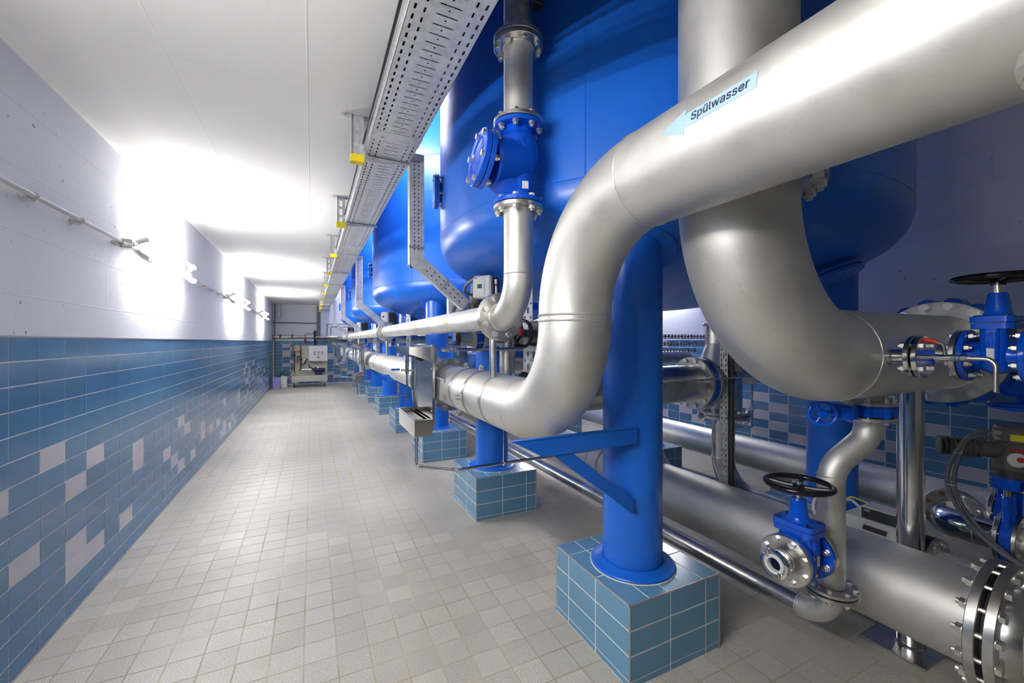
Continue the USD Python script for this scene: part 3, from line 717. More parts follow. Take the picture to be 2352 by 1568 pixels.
# check valve
cv = thing("check_valve", "blue cast check valve with a round bolted cover on its left, in the vertical pipe", "valve", (AX, AY, z_lo))
zl, zh = z_lo + 0.004, z_hi - 0.004
tilt = math.radians(9); cn = unit(V(-math.cos(tilt), 0.05, math.sin(tilt)))
cc = V(AX - 0.205, AY - 0.02, 2.625)
def rod(a, b, ra, rb, seg=48):
    return m3.Manifold.hull(m3.Manifold.sphere(ra, seg).translate(list(a)) + m3.Manifold.sphere(rb, seg).translate(list(b)))
def mcyl(a, b, ra, rb=None, seg=64):
    t = trimesh.creation.cylinder(ra, np.linalg.norm(V(*b) - V(*a)), sections=seg)
    if rb is not None:
        top = t.vertices[:, 2] > 0; t.vertices[top, :2] *= rb / ra
    t.apply_translation([0, 0, np.linalg.norm(V(*b) - V(*a)) / 2]); t = place(t, a, V(*b) - V(*a))
    return m3.Manifold(m3.Mesh(vert_properties=t.vertices.astype(np.float32), tri_verts=t.faces.astype(np.uint32)))
def smoothed(man, length=0.012, it=12):
    t = flat(man.refine_to_length(length)); trimesh.smoothing.filter_taubin(t, iterations=it); return t
C0 = V(AX, AY, 0)
body = (mcyl(C0 + V(0, 0, zl), C0 + V(0, 0, zh), 0.088) + rod(C0 + V(0, 0, 2.74), C0 + V(0.0, 0, 2.70), 0.113, 0.118) + mcyl(C0 + V(0.02, 0, 2.66) - cn * 0.02, cc - cn * 0.01, 0.115, 0.135)
        + rod(C0 + V(0, 0, 2.60), C0 + V(-0.07, 0, 2.62), 0.09, 0.115) + rod(C0 + V(-0.13, 0, 2.55), C0 + V(-0.01, 0, 2.47), 0.075, 0.08))
obj("body", smoothed(body), "valve", cv, smooth=60)
obj("flange", ring(C0 + V(0, 0, zl), Zv, 0.07, 0.1425, 0.024, 64), "valve", cv)
obj("flange", ring(C0 + V(0, 0, zh - 0.024), Zv, 0.07, 0.1425, 0.024, 64), "valve", cv)
obj("gasket", ring(C0 + V(0, 0, z_lo), Zv, 0.07, 0.115, 0.006), "rubber", cv)
bolts(cv, C0 + V(0, 0, zl + 0.024), -Zv, 0.120, 8, 0.020, 0.052, 0.75)
bolts(cv, C0 + V(0, 0, z_hi + 0.022), -Zv, 0.120, 8, 0.020, 0.050, 0.75)
obj("cover_flange", disc(cc - cn * 0.004, cn, 0.155, 0.026, 64), "valve", cv)
obj("cover", lathe([(0, 0.018), (0.06, 0.030), (0.095, 0.022), (0.104, 0.024), (0.108, 0.030), (0.152, 0.030), (0.156, 0.026), (0.156, 0.0), (0, 0)], cc + cn * 0.028, cn, 64), "valve", cv)
for q in circle_pts(cc + cn * 0.058, cn, 0.135, 6, 0.25):
    obj("bolt", bolt(q, -cn, 0.019, 0.062), "bolt", cv)
def put_text(txt, h, c, ex, ez, depth=0.0015):
    ey = np.cross(ez, ex); m = meshkit.text_mesh(txt, h, depth, True); m.apply_translation([-m.bounds.mean(0)[0], -m.bounds.mean(0)[1], 0]); m.apply_transform(frame(c, ex, ey, ez)); return m
nv = unit(V(-0.45, -0.89, 0)); 
obj("casting_mark", [put_text("FU1", 0.016, C0 + nv * 0.1195 + V(-0.005, 0, 2.715), Zv, nv, 0.003), put_text("11505", 0.016, C0 + nv * 0.1195 + V(0.026, -0.006, 2.715), Zv, nv, 0.003)], "valve", cv, smooth=False)
nv2 = unit(V(-0.25, -0.97, 0)); ex = np.cross(Zv, nv2) * 1.0; pc = C0 + nv2 * 0.087 + V(0.02, 0, 2.50)
np_ = obj("plate_frame", poly([(-0.024, -0.028), (0.024, -0.028), (0.024, 0.028), (-0.024, 0.028)], 0.008, frame(pc, ex, Zv, nv2)), "valve", cv)
obj("name_plate", poly([(-0.018, -0.021), (0.018, -0.021), (0.018, 0.021), (-0.018, 0.021)], 0.002, frame(pc + nv2 * 0.008, ex, Zv, nv2)), "white", np_)
CTX[0] = None
TAX, TAZ, TR15 = AX * 0.886, EYE + (AZ - EYE) * 0.886, R15 * 0.886
for k, y in enumerate((2.31, 6.25, 10.25)):
    q = thing("header_post", f"short round steel post carrying the thin header on the lower header, {NTH[k]} from the camera", "post", (1.0, y, HZ + R3))
    obj("post", cyl((0.995, y, HZ + 0.146), (0.995, y, TAZ - 0.058), 0.022, 24), "steel_b", q)
    obj("saddle", [ring((HX, y - 0.02, HZ), Yv, R3, R3 + 0.004, 0.04, 64, 0.001)], "steel_b", q)

# ---------------------------------------------------------------- big raw water pipe (DN400)
MX, MY, MZ, R4 = 1.45, 1.035, 1.57, 0.203
e4 = 0.61
p = thing("main_riser", "thick stainless vertical pipe in front of the nearest tank, leaving the top edge", "pipe", (MX, MY, MZ + e4))
zf = MZ + e4 + 0.04
obj("pipe", sweep(np.array([(MX, MY, zf), (MX, MY, ZU)]), R4, 72), "steel", p)
obj("flange", ring((MX, MY, zf + 0.003), Zv, R4, 0.2825, 0.028, 72), "steel_b", p)
bolts(p, (MX, MY, zf + 0.031), -Zv, 0.2575, 16, 0.024, 0.062)
p = thing("main_elbow_pipe", "thick stainless elbow pipe bending from vertical to horizontal towards the right-hand valves", "pipe", (MX, MY, MZ))
FX = 3.19
obj("flange", ring((MX, MY, zf - 0.031), Zv, R4, 0.2825, 0.028, 72), "steel_b", p)
obj("collar", sweep(np.array([(MX, MY, zf - 0.003), (MX, MY, MZ + e4)]), R4, 72), "steel", p)
obj("elbow", sweep(arc(V(MX + e4, MY, MZ + e4), -Xv, -Zv, e4, 30), R4, 72), "steel", p)
obj("horizontal_run", sweep(np.array([(MX + e4, MY, MZ), (2.6, MY, MZ), (FX, MY, MZ)]), R4, 72), "steel", p)
weld(p, (MX + e4, MY, MZ), Xv, R4, 0.0028); weld(p, (FX - 0.03, MY, MZ), Xv, R4, 0.004)
obj("flange", ring((FX - 0.03, MY, MZ), Xv, R4, 0.2825, 0.030, 72), "steel_b", p)
bolts(p, (FX - 0.03, MY, MZ), Xv, 0.2575, 16, 0.024, 0.14, 0.5)
SX = 2.12
obj("sampling_stub", [cyl((SX, MY - R4 + 0.01, MZ), (SX, 0.765, MZ), 0.030, 28), torus((SX, MY - R4 + 0.006, MZ), Yv, 0.034, 0.005, 32, 8)], "polish", p)
obj("valve_stub", cyl((2.57, MY - R4 + 0.02, MZ), (2.57, 0.78, MZ), 0.045, 28), "steel_b", p)
obj("valve_stub", cyl((2.42, MY, MZ - R4 + 0.03), (2.42, MY, 1.34), 0.057, 28), "steel", p)
# sampling cock
p = thing("sampling_cock", "small red-lever sampling cock with a bent outlet tube on a bolted flange pair", "valve", (SX, 0.75, MZ))
obj("flange", ring((SX, 0.749, MZ), Yv, 0.030, 0.0825, 0.018, 48), "polish", p)
obj("gasket", ring((SX, 0.743, MZ), Yv, 0.0, 0.055, 0.006), "rubber", p)
obj("blind_flange", disc((SX, 0.725, MZ), Yv, 0.0825, 0.018, 48), "polish", p)
bolts(p, (SX, 0.725, MZ), Yv, 0.0625, 4, 0.016, 0.042)
obj("cock_body", [cyl((SX, 0.725, MZ), (SX, 0.69, MZ), 0.008, 16), cyl((SX, 0.70, MZ), (SX, 0.69, MZ), 0.013, 6), cyl((SX, 0.69, MZ), (SX, 0.655, MZ), 0.012, 20), cyl((SX, 0.655, MZ), (SX, 0.643, MZ), 0.013, 6), cyl((SX, 0.641, MZ), (SX, 0.632, MZ), 0.012, 6), cyl((SX, 0.63, MZ), (SX, 0.612, MZ), 0.013, 6), cyl((SX, 0.672, MZ), (SX, 0.672, MZ + 0.028), 0.007, 14)], "polish", p)
obj("lever", [sweep(np.array([(SX - 0.0, 0.672, MZ + 0.026), (SX - 0.005, 0.675, MZ + 0.05), (SX - 0.01, 0.70, MZ + 0.062)]), 0.0065, 10, True)], "polish", p)
obj("lever_grip", sweep(np.array([(SX - 0.008, 0.69, MZ + 0.058), (SX - 0.012, 0.72, MZ + 0.066), (SX - 0.016, 0.738, MZ + 0.068)]), 0.0085, 10, True), "red", p)
obj("outlet_tube", pipe([(SX, 0.615, MZ), (SX, 0.545, MZ), (SX, 0.545, MZ - 0.115)], 0.03, 0.0075, 16, 8), "steel_b", p)

# gate valves
def gate_valve(label, c, flow, dn=100, ff=0.19, steel_front=True, hw=0.128, spokes=4):
    g = thing("gate_valve", label, "valve", c)
    f = unit(flow); s = np.cross(Zv, f)
    def T(a, b, z): return V(*c) + f * a + s * b + Zv * z
    r, Rf, Rb, nb, bs = DN[dn]
    def ob(a, b, h, z0, z1, rr):   # rounded box in the local frame: half sizes a (flow) x b (across)
        m = trimesh.creation.extrude_polygon(sbox(-a + rr, -b + rr, a - rr, b - rr).buffer(rr, quad_segs=6), z1 - z0, engine="earcut")
        m.apply_transform(frame(T(0, 0, z0), f, s, Zv)); return m3.Manifold(m3.Mesh(vert_properties=m.vertices.astype(np.float32), tri_verts=m.faces.astype(np.uint32)))
    h = ff / 2
    body = mcyl(T(-h, 0, 0), T(h, 0, 0), 0.058) + ob(0.040, 0.072, 0, -0.045, 0.125, 0.03) + rod(T(0, -0.03, -0.03), T(0, 0.03, -0.03), 0.045, 0.045) + ob(0.022, 0.080, 0, -0.03, 0.12, 0.012)
    obj("body", smoothed(body, 0.010, 8), "valve", g, smooth=50)
    lug = trimesh.creation.extrude_polygon(sbox(-0.036, -0.060, 0.036, 0.060).buffer(0.026, quad_segs=6), 0.024, engine="earcut"); lug.apply_transform(frame(T(0, 0, 0.112), f, s, Zv))
    lug2 = trimesh.creation.extrude_polygon(sbox(-0.038, -0.062, 0.038, 0.062).buffer(0.026, quad_segs=6), 0.024, engine="earcut"); lug2.apply_transform(frame(T(0, 0, 0.139), f, s, Zv))
    obj("body_collar", lug, "valve", g)
    bn = obj("bonnet", [lug2, lathe([(0.055, 0.160), (0.045, 0.172), (0.038, 0.185), (0.030, 0.255), (0.026, 0.262), (0, 0.262)], T(0, 0, 0), Zv, 32)], "valve", g)
    obj("bolt_plug", [cyl(T(a, b, 0.162), T(a, b, 0.168), 0.011, 14) for a in (-0.042, 0.042) for b in (-0.066, 0.066)], "black", bn)
    obj("stem", [cyl(T(0, 0, 0.26), T(0, 0, 0.295), 0.012, 16)], "bolt", g)
    wheel = handwheel(T(0, 0, 0.325), Zv, hw, 0.0125, spokes, 0.024, 0.010)
    w = obj("handwheel", wheel, "black", g, label="black handwheel")
    obj("hub_nut", [hexa(T(0, 0, 0.325), Zv, 0.018, 0.010), cyl(T(0, 0, 0.322), T(0, 0, 0.326), 0.017, 16)], "bolt", w)
    for sg in (-1, 1):
        obj("flange", ring(T(sg * h, 0, 0), -sg * f, 0.045, Rf, 0.020, 56), "valve", g)
        obj("gasket", ring(T(sg * h, 0, 0), sg * f, 0.045, 0.08, 0.004), "rubber", g)
        bolts(g, T(sg * (h + 0.024), 0, 0), -sg * f, Rb, nb, bs, 0.046)
        obj("counter_flange", ring(T(sg * (h + 0.004), 0, 0), sg * f, 0.045, Rf, 0.020, 56), "steel_b", g, label="stainless counter flange")
    nvx = -s if (-s) @ V(-1, -0.6, 0) > 0 else s
    obj("name_plate", poly([(-0.011, -0.022), (0.011, -0.022), (0.011, 0.022), (-0.011, 0.022)], 0.002, frame(V(*c) + nvx * 0.081 + Zv * 0.01, np.cross(Zv, nvx), Zv, nvx)), "panel", g)
    dots = [mm for i in range(5) for j in range(6) for mm in [trimesh.creation.icosphere(0, 0.0034)] if not mm.apply_translation(V(*c) + nvx * 0.0805 + np.cross(Zv, nvx) * (i - 2) * 0.008 + Zv * (0.045 + j * 0.009)) is None] if True else []
    obj("casting_relief", [(lambda q: place(trimesh.creation.icosphere(1, 0.0035), q))(V(*c) + nvx * 0.0800 + np.cross(Zv, nvx) * (i - 1.5) * 0.009 + Zv * (0.042 + j * 0.0085)) for i in range(4) for j in range(7)], "valve", g, kind="stuff")
    return g
gate_valve("blue gate valve at the right edge with a black handwheel, on the thick horizontal pipe", (2.57, 0.655, MZ), V(0, -1, 0), ff=0.19)
g2 = gate_valve("blue gate valve in the right foreground with black handwheel and an open hose coupling", (2.005, 1.12, 0.652), V(-1, 0, 0), ff=0.17)
# hose coupling on the low gate valve
hc = thing("hose_coupling", "open silver hose coupling with white seal on the low blue gate valve", "coupling", (1.87, 1.12, 0.652))
q = V(1.896, 1.12, 0.652)
obj("neck", [lathe([(0.036, 0), (0.042, 0), (0.042, 0.045), (0.036, 0.045), (0.036, 0)], q, -Xv, 40), torus(q - Xv * 0.002, Xv, 0.044, 0.004, 40, 8)], "steel_b", hc)
obj("lug_ring", lathe([(0.040, 0.035), (0.048, 0.035), (0.060, 0.045), (0.062, 0.060), (0.060, 0.075), (0.050, 0.078), (0.048, 0.070), (0.040, 0.068), (0.040, 0.035)], q, -Xv, 48), "polish", hc)
for a in (60, 240):
    d = V(0, math.cos(math.radians(a)), math.sin(math.radians(a)))
    obj("claw", [place(rbox(-0.018, 0.018, -0.004, 0.006, -0.004, 0.014), q - Xv * 0.07 + d * 0.049, -Xv)], "polish", hc)
obj("seal", lathe([(0.027, 0.055), (0.040, 0.055), (0.042, 0.074), (0.038, 0.078), (0.029, 0.076), (0.027, 0.070), (0.027, 0.055)], q, -Xv, 40), "white", hc)

# pipe from the main pipe down to the drain: butterfly valve, S bend, riser, flange
BX = 2.42
def butterfly(label, c, axis, dn, handle, lugs=8, t=0.05):
    b = thing("butterfly_valve", label, "valve", c)
    r, Rf, Rb, nb, bs = DN[dn]; a = unit(axis); c = V(*c)
    obj("body", [ring(c - a * t / 2, a, r * 0.85, Rf * 0.86, t, 56)] + [cyl(q - a * t / 2, q + a * t / 2, Rf * 0.16, 18) for q in circle_pts(c, a, Rb, lugs, 0.5)], "valve", b)
    obj("disc", disc(c - a * 0.004, a, r * 0.84, 0.008), "steel_b", b)
    for sg in (-1, 1):
        obj("flange", ring(c + a * sg * (t / 2 + 0.003), a * sg, r, Rf, 0.016, 56), "steel_b", b)
    bolts(b, c - a * (t / 2 + 0.019), a, Rb, nb, bs, t + 0.038)
    return b
b1 = butterfly("blue lug butterfly valve with a small blue handwheel under the thick horizontal pipe", (BX, MY, 1.30), Zv, 100, None)
hv = V(2.13, 1.085, 1.295); ha = unit(V(-0.80, -0.58, 0.05))
obj("shaft", cyl((BX - 0.09, MY, 1.30), (BX - 0.17, MY + 0.012, 1.30), 0.018, 18), "valve", b1)
obj("gear_box", [rbox(BX - 0.215, BX - 0.155, MY - 0.035, MY + 0.06, 1.265, 1.335, 0.01), cyl((BX - 0.20, MY + 0.02, 1.30), hv - ha * 0.0, 0.012, 14)], "valve", b1)
obj("handwheel", handwheel(hv, ha, 0.052, 0.008, 3, 0.02, 0.0), "valve", b1)
p = thing("offset_pipe", "stainless pipe with a double bend dropping from the blue butterfly valve", "pipe", (2.27, 1.12, 0.45))
pts = fillet([(BX, MY, 1.255), (BX, MY, 1.195), (2.27, 1.12, 1.045), (2.27, 1.12, 0.9), (2.27, 1.12, 0.452)], [0.10, 0.14, 1.0], 12) if False else None
path = fillet([(BX, MY, 1.258), (BX, MY, 1.17), (2.27, 1.12, 1.02), (2.27, 1.12, 0.452)], [0.12, 0.16], 14)
obj("pipe", sweep(path, 0.057, 48), "steel", p)
obj("neck", lathe([(0.057, 0), (0.060, 0.002), (0.057, 0.004)], (2.27, 1.12, 0.98), Zv, 40), "weld", p)
obj("branch", [cyl((2.11, 1.12, 0.652), (2.27, 1.12, 0.652), 0.045, 32), torus((2.222, 1.12, 0.652), Xv, 0.049, 0.004, 40, 8)], "steel", p)
obj("flange", ring((2.27, 1.12, 0.432), Zv, 0.057, 0.110, 0.018, 56), "steel_b", p)
obj("gasket", ring((2.27, 1.12, 0.427), Zv, 0.057, 0.085, 0.005), "rubber", p)
bolts(p, (2.27, 1.12, 0.45), -Zv, 0.090, 8, 0.016, 0.040)
# drain pipe along the floor
DX, DZ, RD = 2.27, 0.272, 0.0515
p = thing("drain_pipe", "slim stainless pipe low over the floor, ending in a rounded elbow at lower right", "pipe", (DX, 1.12, DZ))
obj("flange", ring((DX, 1.12, 0.408), Zv, RD, 0.110, 0.018, 56), "steel_b", p)
obj("elbow", sweep(np.vstack([[(DX, 1.12, 0.412)], arc(V(DX, 1.12 + 0.135, DZ + 0.135), -Yv, -Zv, 0.135, 18)]), RD + 0.003, 48), "steel", p)
obj("run", sweep(np.array([(DX, 1.255, DZ), (DX, 6, DZ), (DX, 17.4, DZ)]), RD, 40), "steel_b", p)
weld(p, (DX, 1.262, DZ), Yv, RD + 0.002, 0.0035)
for k, y in enumerate((2.62, 5.6, 7.2)):
    c = thing("drain_clamp", f"small stainless clamp with hanging bolt on the slim floor pipe, {NTH[k]} from the camera", "clamp", (DX, y, DZ))
    obj("band", ring((DX, y - 0.02, DZ), Yv, RD, RD + 0.005, 0.04, 40, 0.001), "steel_b", c)
    obj("foot", [rbox(DX - 0.012, DX + 0.012, y - 0.012, y + 0.012, 0.0, DZ - RD - 0.002)], "steel_b", c)
    obj("bolt", bolt((DX - 0.02, y, DZ - RD - 0.02), Xv, 0.010, 0.04), "bolt", c)

# big floor pipe (DN400)
FX4, FZ4 = 2.67, 0.392
p = thing("floor_main_pipe", "thick stainless pipe lying along the floor behind the front tank legs", "pipe", (FX4, 0.7, FZ4))
FY4 = 0.705
obj("run", sweep(np.array([(FX4, FY4, FZ4), (FX4, 3, FZ4), (FX4, 17.2, FZ4)]), R4, 72), "steel", p)
obj("flange", ring((FX4, FY4 - 0.030, FZ4), Yv, R4, 0.2825, 0.034, 72), "steel_b", p)
for k in range(4):
    yb = TY0 + PITCH * k
    prof = [(0.160 + 0.11 * (1 - math.sin(t)) , 0.115 + 0.15 * (1 - math.cos(t)) ) for t in np.linspace(math.pi / 2, 0, 8)]
    obj("tee_branch", [sweep(np.array([(FX4 - 0.03, yb, FZ4 + 0.1), (FX4 - 0.03, yb, 1.97)]), 0.16, 48),
                       sweep(np.array([(FX4 - 0.03, yb, FZ4 + z) for z in (0.12, 0.16, 0.20, 0.26, 0.34, 0.45)]), [0.29, 0.245, 0.215, 0.185, 0.166, 0.16], 48)], "steel", p)
    for dy in (0.62, 3.3):
        weld(p, (FX4, yb + dy, FZ4), Yv, R4, 0.003)
obj("lug_ring", ring((FX4, 3.22, FZ4), Yv, R4, R4 + 0.012, 0.05, 64), "steel", p)
p = thing("floor_end_pipe", "thick stainless pipe end at the lower right edge, bolted to the floor pipe", "pipe", (FX4, 0.6, FZ4))
obj("flange", ring((FX4, FY4 - 0.085, FZ4), Yv, R4, 0.2825, 0.034, 72), "steel_b", p)
obj("gasket", ring((FX4, FY4 - 0.051, FZ4), Yv, R4, 0.235, 0.021), "rubber", p)
obj("neck", lathe([(0.225, 0), (0.222, 0.03), (0.204, 0.055), (0.203, 0.06)], (FX4, FY4 - 0.085, FZ4), -Yv, 64), "steel_b", p)
obj("run", sweep(np.array([(FX4, FY4 - 0.14, FZ4), (FX4, -6.5, FZ4)]), R4, 64), "steel", p)
weld(p, (FX4, FY4 - 0.147, FZ4), Yv, R4 + 0.001, 0.006)
bolts(p, (FX4, FY4 - 0.085, FZ4), Yv, 0.2575, 16, 0.024, 0.09)
# stand under the main pipe
p = thing("pipe_stand", "upright round stainless stand with square base plate under the thick horizontal pipe", "stand", (2.89, 1.07, 0))
obj("base_plate", rbox(2.72, 3.06, 0.93, 1.21, 0.0, 0.012, 0.003), "steel_b", p)
obj("column", [cyl((2.89, 1.05, 0.012), (2.89, 1.05, MZ - R4 + 0.035), 0.057, 40), torus((2.89, 1.05, 0.014), Zv, 0.058, 0.006, 40, 8)], "polish", p)

# main butterfly valve behind the big flange, pipe on to the wall
b2 = thing("main_butterfly_valve", "big blue lug butterfly valve body behind the wide bolted flange", "valve", (3.25, MY, MZ))
obj("body", [ring((FX + 0.004, MY, MZ), Xv, 0.19, 0.262, 0.105, 64)] + [cyl(q, q + Xv * 0.10, 0.048, 20) for q in circle_pts((FX + 0.005, MY, MZ), Xv, 0.258, 16, 0.5)], "valve", b2)
obj("disc", disc((FX + 0.05, MY, MZ), Xv, 0.19, 0.012), "steel_b", b2)
obj("gear_box", [rbox(FX + 0.02, FX + 0.13, MY - 0.33, MY - 0.22, MZ - 0.22, MZ - 0.12, 0.015), cyl((3.36, MY - 0.26, 1.28), (3.30, MY - 0.27, MZ - 0.2), 0.012, 16)], "valve", b2)
obj("handwheel", handwheel(V(3.36, MY - 0.29, 1.285), Zv, 0.14, 0.011, 3, 0.025, -0.01), "valve", b2, label="blue handwheel seen edge-on")
p = thing("main_end_pipe", "dark end of the thick pipe between the big blue valve and the right wall", "pipe", (3.32, MY, MZ))
obj("flange", ring((FX + 0.113, MY, MZ), Xv, R4, 0.2825, 0.03, 64), "steel_b", p)
obj("run", sweep(np.array([(FX + 0.12, MY, MZ), (XR + 0.01, MY, MZ)]), R4, 48), "steel", p)

# ---------------------------------------------------------------- manifold in the middle
NX, NY = 3.0, 2.25
p = thing("cross_pipe", "shaded stainless cross pipe behind the front leg ending in a bolted flange", "pipe", (1.4, 2.21, 1.315))
CZ = 1.315
obj("run", sweep(np.array([(1.36, 2.21, CZ), (2.62, 2.21, CZ)]), 0.1365, 48), "steel_b", p)
for x in (1.38, 2.60): pass
obj("flange", ring((2.585, 2.21, CZ), Xv, 0.1365, 0.1975, 0.026, 56), "steel_b", p)
obj("flange", ring((1.36, 2.21, CZ), Xv, 0.1365, 0.1975, 0.026, 56), "steel_b", p)
bolts(p, (2.585, 2.21, CZ), Xv, 0.175, 12, 0.020, 0.10)
obj("eye_hook", torus((2.60, 2.21 - 0.08, CZ - 0.235), unit(V(1, 0.3, 0)), 0.03, 0.004, 24, 8), "bolt", p)
b3 = thing("shadow_butterfly_valve", "dark blue butterfly valve wafer between the cross pipe and the upright manifold", "valve", (2.65, 2.21, CZ))
obj("body", ring((2.614, 2.21, CZ), Xv, 0.12, 0.185, 0.05, 56), "valve", b3)
obj("flange", ring((2.667, 2.21, CZ), Xv, 0.1365, 0.1975, 0.026, 56), "steel_b", b3)
p = thing("upright_manifold", "dark upright stainless manifold with flared tees between the tank legs", "pipe", (NX, NY, 1.05))
obj("run", sweep(np.array([(NX, NY, 1.075), (NX, NY, 1.75)]), 0.1365, 48), "steel_b", p)
obj("neck", sweep(np.array([(NX - 0.02, NY, z) for z in (1.40, 1.50, 1.60, 1.70, 1.76)]), [0.19, 0.155, 0.12, 0.10, 0.095], 40), "steel_b", p)
obj("tee_branch", sweep(np.array([(2.69, 2.21, CZ), (2.8, 2.21, CZ), (2.95, 2.23, CZ)]), 0.1365, 40), "steel_b", p)
obj("tee_branch", cyl((NX + 0.1, NY, 1.40), (NX + 0.32, NY, 1.40), 0.075, 32), "steel_b", p)
obj("flange", ring((NX, NY, 1.05), Zv, 0.1365, 0.1975, 0.026, 56), "steel_b", p)
obj("flange", disc((NX + 0.32, NY, 1.40), Xv, 0.13, 0.03, 48), "steel_b", p)
obj("flange", ring((NX - 0.02, NY, 1.755), Zv, 0.09, 0.14, 0.022, 48), "steel_b", p)
bolts(p, (NX, NY, 1.076), -Zv, 0.175, 12, 0.020, 0.056)
p = thing("manifold_leg_pipe", "dark stainless pipe below the manifold flange curving into the flow meter line", "pipe", (NX, NY, 0.42))
obj("flange", ring((NX, NY, 1.02), Zv, 0.084, 0.1975, 0.026, 56), "steel_b", p)
KZ = 0.43
obj("run", sweep(fillet([(NX, NY, 1.03), (NX, NY, KZ), (NX, 1.476, KZ)], 0.26, 16), 0.084, 40), "steel_b", p)
weld(p, (NX, NY, KZ + 0.27), Zv, 0.084, 0.003)
obj("flange", ring((NX, 1.476, KZ), -Yv, 0.084, 0.1425, 0.022, 48), "steel_b", p)
# flow meter
CTX[0] = (1.0, (0, 0, 0), (0, -0.12, 0))
fm = thing("flow_meter", "cream flow meter box with black data plate, behind the thick floor pipe", "meter", (NX, 1.35, KZ))
obj("tube_body", [cyl((NX, 1.595, KZ), (NX, 1.14, KZ), 0.10, 36), ring((NX, 1.575, KZ), Yv, 0.08, 0.1425, 0.02), ring((NX, 1.14, KZ), Yv, 0.08, 0.1425, 0.02)], "dark", fm)
obj("housing", trimesh.convex.convex_hull(np.array([(NX + a, y, KZ + z) for y in (1.22, 1.50) for a, z in ((-0.13, -0.08), (-0.125, 0.08), (-0.07, 0.155), (0.1, 0.155), (0.12, -0.08))])), "white", fm)
obj("terminal_box", rbox(NX - 0.055, NX + 0.07, 1.20, 1.42, KZ + 0.150, KZ + 0.225, 0.006), "white", fm)
dp = obj("data_plate", box(NX - 0.060, NX - 0.055, 1.21, 1.41, KZ + 0.158, KZ + 0.218), "dark", fm, smooth=False)
obj("lettering", put_text("ABB", 0.012, V(NX - 0.0605, 1.385, KZ + 0.206), -Yv, -Xv, 0.0005), "white", dp, smooth=False)
q0 = V(NX - 0.100, 1.33, KZ + 0.118); en = unit(V(-0.075, 0, 0.055)); 
obj("data_plate", poly([(-0.055, -0.014), (0.055, -0.014), (0.055, 0.014), (-0.055, 0.014)], 0.003, frame(q0 + en * 0.001, -Yv, np.cross(en, -Yv), en)), "dark", fm)
obj("cable_loop", [torus((NX - 0.06, 1.60, KZ + 0.14), unit(V(-0.9, 0.25, 0.25)), 0.085, 0.009, 48, 10)], "wcable", fm)
obj("cable", sweep(fillet([(NX - 0.06, 1.52, KZ + 0.21), (NX - 0.03, 1.48, KZ + 0.235), (NX - 0.02, 1.42, KZ + 0.19)], 0.02, 6), 0.008, 10), "wcable", fm)
obj("earth_wire", sweep(fillet([(NX - 0.06, 1.53, KZ + 0.20), (NX - 0.04, 1.47, KZ + 0.255), (NX - 0.01, 1.40, KZ + 0.235)], 0.02, 6), 0.004, 8), "yellow", fm)
p = thing("meter_pipe", "stainless pipe with dark rubber flange leaving the flow meter towards the right edge", "pipe", (NX, 1.1, KZ))
obj("flange", ring((NX, 1.138, KZ), -Yv, 0.08, 0.1425, 0.022, 48), "rubber", p)
obj("flange", ring((NX, 1.113, KZ), -Yv, 0.08, 0.1425, 0.022, 48), "steel_b", p)
bolts(p, (NX, 1.091, KZ), Yv, 0.12, 8, 0.018, 0.05)
obj("run", sweep(np.array([(NX, 1.11, KZ), (NX, -0.4, KZ)]), 0.084, 40), "steel", p)

CTX[0] = None
# perforated cable channel in front of the manifold
def strut(name, label, x, y, z0, z1, nrm, w=0.041, m="galv", cat="channel"):
    s = thing(name, label, cat, (x, y, z0)); L = z1 - z0
    n = unit(nrm); ex = np.cross(Zv, n)
    face = sbox(-w / 2, 0, w / 2, L)
    hs = [slot(0, k, 0.012, 0.028) for k in np.arange(0.03, L - 0.02, 0.05)]
    ft = poly(face.difference(shapely.union_all(hs)), 0.002, frame(V(x, y, z0), ex, Zv, n))
    obj("face", ft, m, s, smooth=False)
    for sg in (-1, 1):
        obj("side", poly([(sg * w / 2 - 0.001, 0), (sg * w / 2 + 0.001, 0), (sg * w / 2 + 0.001, L), (sg * w / 2 - 0.001, L)], w * 0.5, frame(V(x, y, z0) - n * w * 0.5, ex, Zv, n)), m, s, smooth=False)
    return s
q = thing("perforated_channel", "upright perforated steel channel carrying cables in front of the dark manifold", "channel", (2.80, 2.095, 0.5))
n = unit(V(-0.80, -0.60, 0)); ex = np.cross(Zv, n); L = 1.15
hs = [slot(a, k, 0.008, 0.02) for k in np.arange(0.03, L - 0.02, 0.04) for a in (-0.014, 0.014)] + [slot(0, k, 0.006, 0.045) for k in np.arange(0.06, L - 0.05, 0.12)]
obj("face", poly(sbox(-0.026, 0, 0.026, L).difference(shapely.union_all(hs)), 0.002, frame(V(2.80, 2.095, 0.5), ex, Zv, n)), "galv", q, smooth=False)
obj("side", [poly(sbox(-0.026, 0, -0.024, L), 0.04, frame(V(2.80, 2.095, 0.5) - n * 0.04, ex, Zv, n)), poly(sbox(0.024, 0, 0.026, L), 0.04, frame(V(2.80, 2.095, 0.5) - n * 0.04, ex, Zv, n))], "galv", q, smooth=False)
obj("cable", [cyl(V(2.80, 2.095, 0.5) - n * 0.02, V(2.80, 2.095, 1.6) - n * 0.02, 0.007, 10)], "yellow", q, label="green-yellow earth wire")
obj("rear_post", sweep(np.array([V(2.80, 2.095, 0.45) - n * 0.02 + ex * 0.05, V(2.80, 2.095, 1.6) - n * 0.02 + ex * 0.05]), 0.02, 16), "dark", q)
p = thing("instrument_tube", "thin dark stainless tube running level across the cross pipe flange", "tube", (1.6, 1.95, 1.37))
obj("tube", cyl((1.55, 1.98, 1.355), (3.4, 1.98, 1.375), 0.0075, 12), "steel_b", p)
